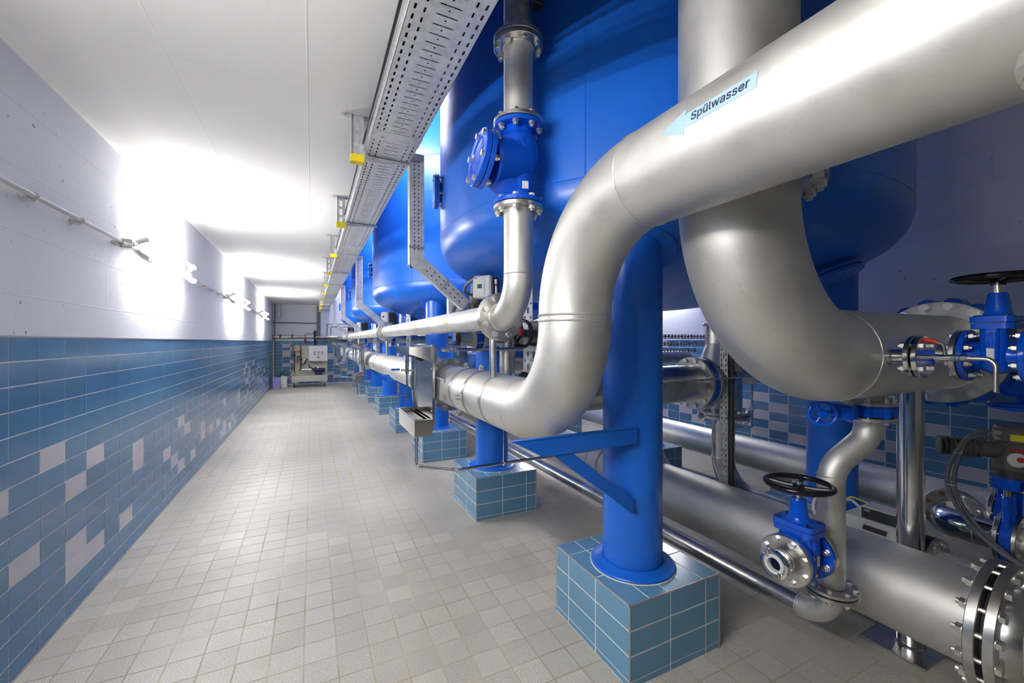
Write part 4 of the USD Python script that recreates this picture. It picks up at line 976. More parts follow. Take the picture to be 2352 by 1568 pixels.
p = thing("sampling_line", "thin brass-fitted sampling line hanging before the tiled right wall", "tube", (3.05, 2.1, 1.0))
obj("tube", pipe([(3.08, 2.25, 0.93), (3.36, 2.25, 0.905), (3.36, 2.25, 1.45)], 0.012, 0.009, 12, 4), "steel_b", p)
obj("cock", cyl((3.24, 2.25, 0.917), (3.31, 2.25, 0.91), 0.014, 10), "bolt", p)
obj("union", [cyl((3.36, 2.25, 1.0), (3.36, 2.25, 1.06), 0.014, 8), cyl((3.36, 2.25, 1.06), (3.36, 2.25, 1.075), 0.02, 6)], "bolt", p)
obj("lever", sweep(np.array([(3.26, 2.25, 0.93), (3.265, 2.24, 0.955), (3.34, 2.23, 0.955)]), 0.004, 8), "bolt", p)
# cable trays and small pipes in the far middle
for k, (z, y, nm) in enumerate(((1.50, 3.6, "lowest perforated cable rail behind the front leg, just above the far cross pipe"), (1.66, 3.3, "upper perforated cable rail behind the front leg, in front of the bright wall patch"), (1.58, 3.45, "lower perforated cable rail just under the upper one behind the front leg"))):
    r_ = thing("cable_rail", nm, "rail", (2.0, y, z))
    hs = [slot(a, b, 0.03, 0.009) for a in np.arange(0.04, 2.36, 0.05) for b in (0.012, 0.034)]
    obj("face", poly(sbox(0, 0, 2.4, 0.046).difference(shapely.union_all(hs)), 0.002, frame(V(1.9, y, z), Xv, Zv, -Yv)), "galv", r_, smooth=False)
    obj("lip", box(1.9, 4.3, y, y + 0.05, z, z + 0.002), "galv", r_, smooth=False)
p = thing("far_cross_pipe", "stainless cross pipe with bolted flange farther back behind the front leg", "pipe", (2.2, 3.9, 1.43))
obj("run", sweep(np.array([(1.4, 4.0, 1.42), (3.05, 4.0, 1.42)]), 0.1365, 40), "steel_b", p)
obj("flange", ring((3.05, 4.0, 1.42), Xv, 0.1365, 0.1975, 0.03, 48), "steel_b", p)
bolts(p, (3.05, 4.0, 1.42), Xv, 0.175, 12, 0.02, 0.06)
obj("run", sweep(np.array([(3.1, 4.0, 1.42), (4.6, 4.0, 1.42)]), 0.09, 40), "steel_b", p)
va = thing("small_top_valve", "small blue valve with thin dark handwheel atop the dark manifold", "valve", (2.98, 2.25, 1.78))
obj("body", [cyl((2.98, 2.25, 1.778), (2.98, 2.25, 1.80), 0.10, 32), cyl((2.98, 2.25, 1.84), (2.98, 2.25, 1.90), 0.03, 20)], "steel_b", va)
obj("wafer", cyl((2.98, 2.25, 1.80), (2.98, 2.25, 1.84), 0.085, 32), "valve", va)
obj("handwheel", handwheel(V(2.87, 2.25, 1.86), unit(V(1, -0.4, 0)), 0.065, 0.006, 3, 0.012, 0.0), "dark", va)
obj("actuator_knob", lathe([(0, 0), (0.05, 0.01), (0.055, 0.05), (0.03, 0.10), (0, 0.11)], (2.98, 2.25, 1.90), Zv, 24), "act", va)

# ---------------------------------------------------------------- long pipe along the right wall (DN300), branch and motor valves
WX, WZ = 4.35, 0.41
p = thing("rear_long_pipe", "long stainless pipe along the tiled right wall behind the rear tank leg", "pipe", (WX, 1.2, WZ))
obj("run", sweep(np.array([(WX, 1.105, WZ), (WX, 4.9, WZ)]), R3, 56), "steel", p)
obj("flange", ring((WX, 1.085, WZ), Yv, R3, 0.2225, 0.026, 56), "steel_b", p)
obj("flange", ring((WX, 4.88, WZ), Yv, R3, 0.2225, 0.026, 56), "steel_b", p)
bolts(p, (WX, 1.111, WZ), -Yv, 0.20, 12, 0.022, 0.12)
bolts(p, (WX, 4.88, WZ), Yv, 0.20, 12, 0.022, 0.06)
weld(p, (WX, 2.2, WZ), Yv, R3, 0.002)
obj("branch", cyl((WX - 0.1, 1.26, WZ), (4.14, 1.26, WZ), 0.09, 40), "steel_b", p)
obj("branch_flange", ring((4.115, 1.26, WZ), Xv, 0.09, 0.165, 0.024, 48), "steel_b", p)
obj("saddle", [rbox(WX - 0.14, WX + 0.14, y - 0.03, y + 0.03, 0.0, WZ - R3 + 0.03, 0.006) for y in (2.6, 4.3)], "steel_b", p)
p = thing("far_rear_pipe", "stainless pipe continuing along the right wall beyond the flange behind the front leg", "pipe", (WX, 4.93, WZ))
obj("flange", ring((WX, 4.908, WZ), Yv, R3, 0.2225, 0.026, 48), "steel_b", p)
obj("run", sweep(np.array([(WX, 4.93, WZ), (WX, 17.4, WZ)]), R3, 40), "steel", p)
p = thing("shiny_elbow_pipe", "shiny dark stainless elbow with rusty flange bolts beside the motor valve", "pipe", (3.95, 1.3, WZ))
obj("flange", ring((4.112, 1.26, WZ), -Xv, 0.09, 0.165, 0.024, 48), "steel_b", p)
for k, q in enumerate(circle_pts((4.088, 1.26, WZ), Xv, 0.135, 8, 0.5)): obj("bolt", bolt(q, Xv, 0.018, 0.05), "rust" if k in (1, 2, 3) else "bolt", p)
obj("elbow", sweep(fillet([(4.10, 1.26, WZ), (3.88, 1.26, WZ), (3.88, 0.975, WZ)], 0.16, 18), 0.088, 44), "polish", p)
weld(p, (3.88, 1.08, WZ), Yv, 0.088, 0.003)
obj("flange", ring((3.88, 0.98, WZ), -Yv, 0.088, 0.155, 0.022, 48), "steel_b", p)
bolts(p, (3.88, 0.98, WZ), -Yv, 0.125, 8, 0.016, 0.09)
def knife(label, c, r, Rf):
    k = thing("slide_valve", label, "valve", c); c = V(*c)
    obj("body", [ring(c - Yv * 0.0, -Yv, r, Rf, 0.05, 48), rbox(c[0] - Rf * 0.8, c[0] + Rf * 0.8, c[1] - 0.04, c[1] - 0.01, c[2], c[2] + Rf + 0.14, 0.006)], "valve", k)
    for y in (0.0, -0.05): obj("rib", [rbox(c[0] + a - 0.008, c[0] + a + 0.008, c[1] - 0.055, c[1] + 0.005, c[2] + Rf * 0.3, c[2] + Rf + 0.14) for a in (-0.06, 0.06)], "valve", k) if y == 0 else None
    return k
k1 = knife("blue slide valve body on the small shiny elbow line at the right edge", (3.88, 0.955, WZ), 0.085, 0.14)
k2 = knife("larger blue slide valve under the motor actuator at the right edge", (WX, 1.082, WZ), 0.15, 0.215)
KX, KY = 3.88, 0.93
for a_ in (-0.085, 0.085): obj("yoke_rod", cyl((KX + a_, KY, 0.50), (KX + a_, KY, 0.76), 0.016, 16), "polish", k1)
obj("slide_plate", box(KX - 0.06, KX + 0.06, KY - 0.005, KY + 0.005, 0.5, 0.70), "dark", k1)
obj("yoke_head", [rbox(KX - 0.125, KX + 0.125, KY - 0.06, KY + 0.06, 0.735, 0.745, 0.003), rbox(KX - 0.125, KX + 0.125, KY - 0.06, KY + 0.06, 0.79, 0.80, 0.003)] + [rbox(KX - 0.125 + a_, KX - 0.113 + a_, KY - 0.058, KY + 0.058, 0.74, 0.795, 0.002) for a_ in (0, 0.08, 0.16, 0.238)], "valve", k1)
p = thing("rear_end_pipe", "stainless pipe end beyond the larger slide valve at the right edge", "pipe", (WX, 1.0, WZ))
obj("flange", ring((WX, 1.030, WZ), -Yv, R3, 0.2225, 0.026, 48), "steel_b", p)
obj("run", sweep(np.array([(WX, 1.02, WZ), (WX, -0.6, WZ)]), R3, 40), "steel", p)
p = thing("small_end_pipe", "stainless pipe end beyond the small slide valve under the motor actuator", "pipe", (3.88, 0.88, WZ))
obj("flange", ring((3.88, 0.903, WZ), -Yv, 0.088, 0.155, 0.022, 48), "steel_b", p)
obj("run", sweep(np.array([(3.88, 0.90, WZ), (3.88, -0.4, WZ)]), 0.088, 32), "steel", p)
CTX[0] = (0.78, (3.88, 0.93, 0.80))
a1 = thing("motor_actuator", "dark grey motor actuator with yellow sticker and ribbed motor at the right edge", "actuator", (KX, KY, 0.80))
zb = 0.80
obj("base", cyl((KX, KY, zb), (KX, KY, zb + 0.05), 0.10, 32), "dark", a1)
obj("gear_case", smoothed(m3.Manifold.hull(m3.Manifold.sphere(0.11, 40).translate([KX, KY, zb + 0.15]) + m3.Manifold.sphere(0.10, 40).translate([KX + 0.05, KY - 0.05, zb + 0.15]) + m3.Manifold.cylinder(0.02, 0.11, 0.11, 40).translate([KX, KY, zb + 0.05])), 0.02, 5), "act", a1, smooth=50)
obj("terminal_cover", [lathe([(0.118, 0.21), (0.122, 0.27), (0.130, 0.28), (0.130, 0.375), (0.118, 0.395), (0, 0.398)], (KX + 0.02, KY - 0.02, zb), Zv, 40)], "act", a1)
nn = unit(V(-0.9, -0.44, 0)); ee = np.cross(Zv, nn)
obj("motor", [cyl((KX - 0.05, KY + 0.05, zb + 0.20), (KX - 0.20, KY + 0.30, zb + 0.20), 0.065, 32)] + [disc(V(KX - 0.11, KY + 0.15, zb + 0.20) + unit(V(-0.15, 0.25, 0)) * 0.028 * i, unit(V(-0.15, 0.25, 0)), 0.078, 0.012, 32) for i in range(9)], "act", a1)
obj("window", [place(lathe([(0, 0.004), (0.05, 0.004), (0.055, 0.0), (0, 0)], n=28), V(KX - 0.098, KY - 0.05, zb + 0.15), nn)], "glass", a1)
obj("window_dial", [place(lathe([(0, 0.007), (0.02, 0.007), (0.022, 0.004)], n=18), V(KX - 0.098, KY - 0.05, zb + 0.155) + ee * 0.015, nn)], "red", a1)
obj("plate", poly([(-0.045, -0.01), (0.045, -0.01), (0.045, 0.01), (-0.045, 0.01)], 0.003, frame(V(KX - 0.098, KY - 0.052, zb + 0.222), ee, Zv, nn)), "red", a1)
sv = []
for i in range(9):
    a = math.radians(206 + (i - 4) * 7); b = math.radians(206 + (i - 3) * 7)
    sv.append(trimesh.convex.convex_hull(np.array([(KX + 0.02 + r_ * math.cos(t), KY - 0.02 + r_ * math.sin(t), zb + z) for r_ in (0.1295, 0.1315) for t in (a, b) for z in (0.295, 0.345)])))
obj("warning_sticker", sv, "yellow", a1)
for dz in (0.30, 0.345):
    q = V(KX - 0.09, KY + 0.04, zb + dz); d = unit(V(-0.75, 0.66, 0))
    obj("cable_gland", [cyl(q, q + d * 0.035, 0.018, 12), cyl(q + d * 0.035, q + d * 0.055, 0.014, 8)], "bolt", a1)
CTX[0] = None
def bez(pts, n=40):
    from scipy.interpolate import CubicSpline
    p = np.array(pts, float); t = np.r_[0, np.cumsum(np.linalg.norm(np.diff(p, axis=0), axis=1))]
    return CubicSpline(t, p)(np.linspace(0, t[-1], n))
c1 = thing("actuator_cable", "pair of grey cables looping from the motor actuator down past the shiny elbow", "cable", (KX, KY, 0.9))
g1, g2_ = V(KX - 0.105, KY + 0.065, 1.035), V(KX - 0.105, KY + 0.065, 1.07)
obj("cable", sweep(bez([g1, (KX - 0.15, KY + 0.13, 1.03), (KX - 0.19, KY + 0.19, 0.93), (KX - 0.24, KY + 0.21, 0.72), (KX - 0.30, KY + 0.12, 0.56), (KX - 0.40, KY - 0.05, 0.45), (KX - 0.52, KY - 0.35, 0.40)]), 0.013, 14), "cable", c1)
obj("cable", sweep(bez([g2_, (KX - 0.145, KY + 0.12, 1.06), (KX - 0.175, KY + 0.17, 0.93), (KX - 0.21, KY + 0.19, 0.72), (KX - 0.28, KY + 0.10, 0.56), (KX - 0.38, KY - 0.07, 0.44), (KX - 0.50, KY - 0.37, 0.385)]), 0.011, 14), "cable", c1)
obj("cable_tie", torus((KX - 0.185, KY + 0.182, 0.92), unit(V(0.2, 0.1, 1)), 0.022, 0.003, 20, 6), "white", c1)
obj("cable_tie", torus((KX - 0.225, KY + 0.20, 0.72), unit(V(0.2, 0, 1)), 0.026, 0.003, 20, 6), "white", c1)

# ---------------------------------------------------------------- cable tray, hangers, drops
TXa, TXb, TZ = 0.300, 0.572, 2.79
def make_tray(label, y0, L):
    t = thing("cable_tray", label, "cable tray", (TXa, y0, TZ))
    W = TXb - TXa; cell = 0.30
    base = sbox(0, 0, W, cell); hs = []
    for k in range(6):
        y = 0.025 + 0.05 * k
        hs += [slot(W / 2, y, 0.085, 0.006), slot(0.022, y, 0.009, 0.028), slot(0.056, y + 0.003, 0.008, 0.026), slot(W - 0.022, y, 0.009, 0.028), slot(W - 0.056, y + 0.003, 0.008, 0.026)]
        if k % 1 == 0: hs.append(Point(W / 2 + 0.0, y + 0.022).buffer(0.0045, quad_segs=2))
    sheet_ = trimesh.creation.extrude_polygon(base.difference(shapely.union_all(hs)), 0.0015, engine="earcut")
    n = int(round(L / cell)); ms = []
    for k in range(n):
        m = sheet_.copy(); m.apply_translation([TXa, y0 + k * cell, TZ]); ms.append(m)
    obj("perforated_base", ms, "galv", t, smooth=False)
    for x in (TXa, TXb - 0.0015):
        side = sbox(0, 0, L, 0.06).difference(shapely.union_all([slot(a, 0.03, 0.02, 0.007) for a in np.arange(0.03, L - 0.02, 0.06)]))
        obj("side_rail", poly(side, 0.0015, frame(V(x, y0, TZ), Yv, Zv, Xv)), "galv", t, smooth=False)
    obj("lip", [box(TXa, TXa + 0.012, y0, y0 + L, TZ + 0.0585, TZ + 0.06), box(TXb - 0.012, TXb, y0, y0 + L, TZ + 0.0585, TZ + 0.06)], "galv", t, smooth=False)
    obj("joint_plate", [box(TXa - 0.002, TXb + 0.002, y0 + L - 0.10, y0 + L + 0.02, TZ - 0.002, TZ - 0.0005), box(TXa - 0.002, TXa - 0.0005, y0 + L - 0.10, y0 + L + 0.02, TZ, TZ + 0.05)], "galv", t, smooth=False)
    for a in (0.06, W - 0.06): obj("bolt", bolt((TXa + a, y0 + L - 0.03, TZ - 0.002), Zv, 0.007, 0.0, False), "bolt", t)
    return t
tr = make_tray("perforated galvanised cable tray section nearest the camera, crossing the top edge", -0.55, 3.0)
for k in range(1, 6):
    dup(tr, f"{NTH[k]} perforated cable tray section from the camera under the ceiling edge", (TXa, -0.55 + 3.0 * k, TZ))
for k, (x, m, nm) in enumerate(((0.318, "black", "black cable lying against the left rail inside the cable tray"), (0.342, "dark", "second cable from the left inside the cable tray"), (0.366, "black", "third cable from the left inside the cable tray"), (0.390, "dark", "fourth cable from the left inside the cable tray"),
                               (0.414, "black", "fifth cable from the left inside the cable tray"), (0.438, "dark", "sixth cable from the left inside the cable tray"), (0.462, "black", "seventh cable from the left inside the cable tray"), (0.486, "yellow", "green-yellow earth cable inside the cable tray"),
                               (0.510, "dark", "ninth cable from the left inside the cable tray"), (0.534, "black", "tenth cable from the left inside the cable tray"), (0.556, "dark", "grey cable lying against the right rail inside the cable tray"))):
    q = obj("tray_cable", sweep(np.array([(x + 0.002 * math.sin(y * 2 + k), y, TZ + 0.015) for y in np.linspace(-0.5, 17.3, 60)]), 0.012 if m != "yellow" else 0.011, 8), m); tag(stage.GetPrimAtPath(q), nm, "cable", "cables lying in the tray")
q = obj("rail_cable", sweep(np.array([(TXa - 0.012, y, TZ + 0.075 - 0.012 * abs(math.sin((y - 2.72) * math.pi / 1.6))) for y in np.linspace(-0.5, 17.0, 120)]), 0.007, 8), "black"); tag(stage.GetPrimAtPath(q), "thin black cable strung along the outer left rail of the cable tray", "cable")
def make_hanger(label):
    x, y = 0.253, 2.72
    h = thing("tray_hanger", label, "bracket", (x, y, ZC))
    obj("mounting_plate", poly(slot(0.0, 0.0, 0.19, 0.05) if False else shapely.LineString([(-0.065, 0), (0.065, 0)]).buffer(0.03), 0.008, frame(V(x, y, ZC - 0.0085), Xv, Yv, Zv)), "galv", h)
    obj("bolt", bolt((x - 0.07, y, ZC - 0.0085), Zv, 0.010, 0.0, False), "bolt", h)
    zb = 2.745
    web = sbox(-0.035, 0, 0.035, ZC - 0.008 - zb).difference(shapely.union_all([sbox(-0.013, a, 0.013, a + 0.055) for a in (0.035, 0.115, 0.195)]))
    obj("web", poly(web, 0.004, frame(V(x, y, zb), Xv, Zv, -Yv)), "galv", h, smooth=False)
    obj("flange", [box(x - 0.037, x - 0.033, y - 0.022, y + 0.022, zb, ZC - 0.008), box(x + 0.033, x + 0.037, y - 0.022, y + 0.022, zb, ZC - 0.008)], "galv", h, smooth=False)
    cap = sbox(-0.041, -0.026, 0.041, 0.026)
    obj("end_cap", poly(cap, 0.045, frame(V(x, y, zb - 0.006), Xv, Yv, Zv)), "yellow", h, label="yellow plastic end cap")
    za = 2.788
    arm = trimesh.convex.convex_hull(np.array([(x + 0.037, y - 0.02 + b, za - z) for b in (0, 0.003) for z in (0.0, 0.036)] + [(x + 0.335, y - 0.02 + b, za - z) for b in (0, 0.003) for z in (0.0, 0.014)]))
    obj("arm", [arm, box(x + 0.037, x + 0.335, y - 0.02, y + 0.02, za - 0.002, za)], "galv", h)
    obj("arm_bolt", bolt((x + 0.048, y - 0.024, za - 0.012), Yv, 0.010, 0.0, False), "bolt", h)
    obj("arm_plate", box(x + 0.02, x + 0.06, y - 0.025, y - 0.022, za - 0.03, za + 0.01), "galv", h)
    return h
hg = make_hanger("ceiling hanger with yellow end cap nearest the camera, left of the cable tray")
for k in range(1, 10):
    dup(hg, f"{NTH[k] if k < 8 else ('ninth', 'tenth')[k - 8]} ceiling hanger with yellow end cap from the camera, left of the cable tray", (0.253 + 0.002 * k, 2.72 + 1.6 * k, ZC))

def make_drop(label):
    y, xa, xb = 2.70, 0.572, 0.668
    d = thing("cable_drop", label, "cable channel", (xa, y, 2.1))
    w = xb - xa; zt, zk = 2.86, 2.135
    def perf(L, w_, step=0.026):
        hs = [sbox(a - 0.0035, b - 0.0045, a + 0.0035, b + 0.0045) for b in np.arange(0.10, L - 0.05, step) for a in (w_ * 0.34, w_ * 0.62)]
        return sbox(0, 0, w_, L).difference(shapely.union_all(hs))
    L = zt - zk
    obj("vertical_channel", [poly(perf(L, w), 0.0015, frame(V(xa, y, zk), Xv, Zv, -Yv)), box(xa, xa + 0.0015, y, y + 0.05, zk, zt), box(xb - 0.0015, xb, y, y + 0.05, zk, zt)], "galv", d, smooth=False)
    obj("cable_bundle", box(xa + 0.006, xb - 0.006, y + 0.012, y + 0.04, zk - 0.02, zt), "dark", d, smooth=False)
    dv = unit(V(0.92, 0, -0.78)); nv = V(dv[2], 0, -dv[0])   # nv: to the lower left across the channel
    s = V(xb, 0, zk + 0.005); L2 = 0.47
    ex = -nv if (-nv)[0] > 0 else nv
    o = V(xa + 0.002, y - 0.002, zk + 0.012) + nv * 0.0
    base = V(xa, y - 0.002, zk)
    # diagonal part: starts at the knee, width w, runs down to the right
    P = frame(V(xa + 0.004, y - 0.002, zk + 0.016), dv, V(-dv[2], 0, dv[0]), np.cross(dv, V(-dv[2], 0, dv[0])))
    pf = shapely.affinity.affine_transform(perf(L2, w, 0.036), [0, 1, 1, 0, 0, -0.0]) if False else None
    hs = [sbox(b - 0.005, a - 0.004, b + 0.005, a + 0.004) for b in np.arange(0.12, L2 - 0.03, 0.042) for a in (0.028, 0.060)]
    face = sbox(0.0, 0, L2, w - 0.012).union(Point(0.045, (w - 0.012) / 2).buffer((w - 0.012) / 2)).difference(shapely.union_all(hs))
    obj("diagonal_channel", [poly(face, 0.0015, P), poly(sbox(0, 0, L2, 0.0015), 0.05, frame(P[:3, 3] + P[:3, 2] * -0.0 + V(0, 0.052, 0) * 0, P[:3, 0], P[:3, 1], P[:3, 2] if P[1, 2] > 0 else -P[:3, 2])),
                             poly(sbox(0, w - 0.0135, L2, w - 0.012), 0.05, frame(P[:3, 3], P[:3, 0], P[:3, 1], P[:3, 2] if P[1, 2] > 0 else -P[:3, 2]))], "galv", d, smooth=False)
    obj("cable_bundle", poly(sbox(0.03, 0.006, L2 - 0.01, w - 0.02), 0.03, frame(P[:3, 3] + Yv * 0.012, P[:3, 0], P[:3, 1], P[:3, 2] if P[1, 2] > 0 else -P[:3, 2])), "dark", d, smooth=False)
    obj("joint_disc", disc(V((xa + xb) / 2, y - 0.003, zk + 0.01), -Yv, w / 2 - 0.004, 0.002, 36), "galv", d)
    obj("strap", [box(xa - 0.003, xb + 0.003, y - 0.004, y - 0.002, 2.24, 2.255)], "steel_b", d, smooth=False)
    obj("strap", [poly(sbox(0.26, -0.004, 0.278, w - 0.008), 0.003, frame(P[:3, 3] - Yv * 0.004, P[:3, 0], P[:3, 1], -Yv if False else P[:3, 2]))], "steel_b", d, smooth=False)
    for q in (V((xa + xb) / 2, y - 0.005, zk + 0.01), V(xa + 0.03, y - 0.002, 2.205)): obj("bolt", bolt(q, Yv, 0.008, 0.0, False), "bolt", d)
    return d
dr = make_drop("perforated cable drop nearest the camera, hanging from the tray and bending down to the right")
for k in range(1, 4):
    dup(dr, f"{NTH[k]} perforated cable drop from the camera hanging from the cable tray", (0.572, (0, 6.3, 9.75, 13.5)[k], 2.1))

# ---------------------------------------------------------------- valve groups under the front of the tanks
def transmitter(label):
    x, y, z = 1.155, 2.84, 2.03
    t = thing("transmitter", label, "instrument", (x, y, z))
    n = unit(V(-0.78, -0.62, 0)); e = np.cross(Zv, n)
    def bxl(a0, a1, z0, z1, d0, d1, r=0.006):
        m = rbox(a0, a1, d0, d1, z0, z1, r); m.apply_transform(frame(V(x, y, z), e, n, Zv) @ np.eye(4)); 
        if np.linalg.det(frame(V(x, y, z), e, n, Zv)[:3, :3]) < 0: m.invert()
        return m
    obj("front_case", bxl(-0.075, 0.075, -0.085, 0.085, 0, 0.05, 0.012), "plastic", t)
    obj("rear_case", bxl(-0.07, 0.07, -0.08, 0.08, -0.11, -0.001, 0.006), "act", t)
    obj("door_frame", bxl(-0.05, 0.03, -0.06, 0.055, 0.049, 0.053, 0.002), "panel", t)
    ds = obj("display", bxl(-0.03, 0.008, -0.01, 0.02, 0.053, 0.055, 0.001), "lcd", t)
    obj("lettering", put_text("ABB", 0.012, V(x, y, z) + n * 0.0505 - e * 0.0 + Zv * 0.068 + e * (-0.052 if e[0] > 0 else 0.052), e if e[0] > 0 else -e, n, 0.001), "redink", t, smooth=False)
    obj("stem", cyl(V(x, y, z - 0.085) - n * 0.03, V(x, y, AZ - 0.05) - n * 0.03, 0.03, 20), "plastic", t)
    return t
tm = transmitter("grey wall-box style transmitter with small display, above the nearest flange of the thin header")
for k in range(1, 4): dup(tm, f"{NTH[k]} grey transmitter box from the camera above the thin header", (1.10, 2.84 + 4.15 * k, 2.03))
mk = obj("marker_pen", [cyl((1.215, 2.76, 1.96), (1.213, 2.76, 2.04), 0.008, 12), cyl((1.213, 2.76, 2.05), (1.212, 2.76, 2.085), 0.010, 12)], "white"); tag(stage.GetPrimAtPath(mk), "red and white pen-like signal rod beside the nearest transmitter box", "rod")
mk = obj("signal_cap", cyl((1.213, 2.76, 2.035), (1.213, 2.76, 2.052), 0.0105, 12), "red"); tag(stage.GetPrimAtPath(mk), "red ring round the white signal rod beside the nearest transmitter", "ring")

def valve_group(label):
    g = thing("actuated_valve", label, "valve", (1.3, 3.25, AZ))
    y, zc = 3.28, 1.66
    obj("pipe", sweep(np.array([(1.10, y, zc), (2.3, y, zc)]), 0.07, 32), "steel_b", g)
    obj("body", [ring((1.235, y, zc), Xv, 0.06, 0.105, 0.045, 40)], "valve", g)
    for x in (1.205, 1.283): obj("flange", ring((x, y, zc), Xv, 0.07, 0.125, 0.02, 40), "steel_b", g)
    bolts(g, (1.205, y, zc), Xv, 0.105, 8, 0.014, 0.098)
    obj("yoke", [cyl((1.26, y, zc + 0.09), (1.26, y, zc + 0.20), 0.03, 20), rbox(1.20, 1.34, y - 0.06, y + 0.06, zc + 0.20, zc + 0.29, 0.01)], "act", g)
    obj("motor_housing", lathe([(0, 0.29), (0.062, 0.29), (0.064, 0.37), (0.055, 0.375), (0.054, 0.45), (0.045, 0.465), (0, 0.468)], (1.265, y, zc), Zv, 28), "act", g)
    obj("cable", sweep(bez([(1.22, y - 0.06, zc + 0.36), (1.12, y - 0.10, zc + 0.38), (1.13, y - 0.25, zc + 0.45), (1.16, 2.93, zc + 0.44)], 24), 0.012, 10), "cable", g)
    obj("cable", sweep(bez([(1.2, y, zc + 0.26), (1.10, y + 0.05, zc + 0.28), (1.06, y + 0.04, zc + 0.18), (1.06, y, zc + 0.05)], 24), 0.016, 10), "cable", g)
    obj("junction_box", rbox(1.03, 1.13, y + 0.05, y + 0.11, zc + 0.12, zc + 0.34, 0.006), "plastic", g)
    obj("lower_pipe", pipe([(1.55, y, zc), (1.55, y, 1.35)], 0, 0.07, 24), "steel_b", g)
    return g
vg = valve_group("motor-driven butterfly valve with grey actuator behind the nearest length of thin header")
for k in range(1, 4): dup(vg, f"{NTH[k]} motor-driven butterfly valve from the camera behind the thin header", (1.3, 3.25 + 4.0 * k, AZ))
hw_ = thing("hand_gear_actuator", "grey valve actuator with upright black handwheel and red latch beside the big bolted flange", "actuator", (1.45, 2.57, 1.69))
wc, wa = V(1.315, 2.53, 1.685), unit(V(-0.97, -0.24, 0))
obj("housing", [rbox(1.42, 1.58, 2.49, 2.67, 1.60, 1.78, 0.02), cyl(wc - wa * 0.0, wc - wa * 0.13, 0.028, 20)], "act", hw_)
w_ = obj("handwheel", [torus(wc, wa, 0.090, 0.012, 48, 12)] + [sweep(np.array([wc, (wc + q) / 2, q]), 0.008, 8) for q in circle_pts(wc, wa, 0.09, 3, 0.1)], "black", hw_)
obj("crank_grip", cyl(wc + V(0, 0, -0.085) + wa * 0.0, wc + V(0, 0, -0.085) + wa * 0.075, 0.011, 14), "black", w_)
obj("latch", rbox(wc[0] - 0.035, wc[0] - 0.005, wc[1] - 0.03, wc[1] + 0.01, wc[2] - 0.015, wc[2] + 0.04, 0.005), "red", hw_)
obj("mount", [rbox(1.40, 1.62, 2.50, 2.66, 1.56, 1.60), cyl((1.5, 2.58, 1.40), (1.5, 2.58, 1.56), 0.05, 24)], "galv", hw_)
def post(label, x, y, z0, z1):
    s = thing("strut_post", label, "post", (x, y, z0)); L = z1 - z0
    n = unit(V(-0.45, -0.89, 0)); ex = np.cross(Zv, n)
    hs = [slot(0, k, 0.012, 0.05) for k in np.arange(0.06, L - 0.04, 0.11)] + [sbox(a - 0.006, k - 0.008, a + 0.006, k + 0.008) for k in np.arange(0.115, L - 0.03, 0.11) for a in (-0.022, 0.022)]
    obj("face", poly(sbox(-0.035, 0, 0.035, L).difference(shapely.union_all(hs)), 0.002, frame(V(x, y, z0), ex, Zv, n)), "galv", s, smooth=False)
    obj("flange", [poly(sbox(a, 0, a + 0.002, L), 0.04, frame(V(x, y, z0) - n * 0.04, ex, Zv, n)) for a in (-0.035, 0.033)], "galv", s, smooth=False)
    return s
ps = post("perforated steel strut post behind the elbow of the thin riser", 1.50, 2.80, 1.15, 2.3)
for k in range(1, 4): dup(ps, f"{NTH[k]} perforated steel strut post from the camera between the tanks' front legs", (1.42, 2.80 + 4.0 * k, 1.15))

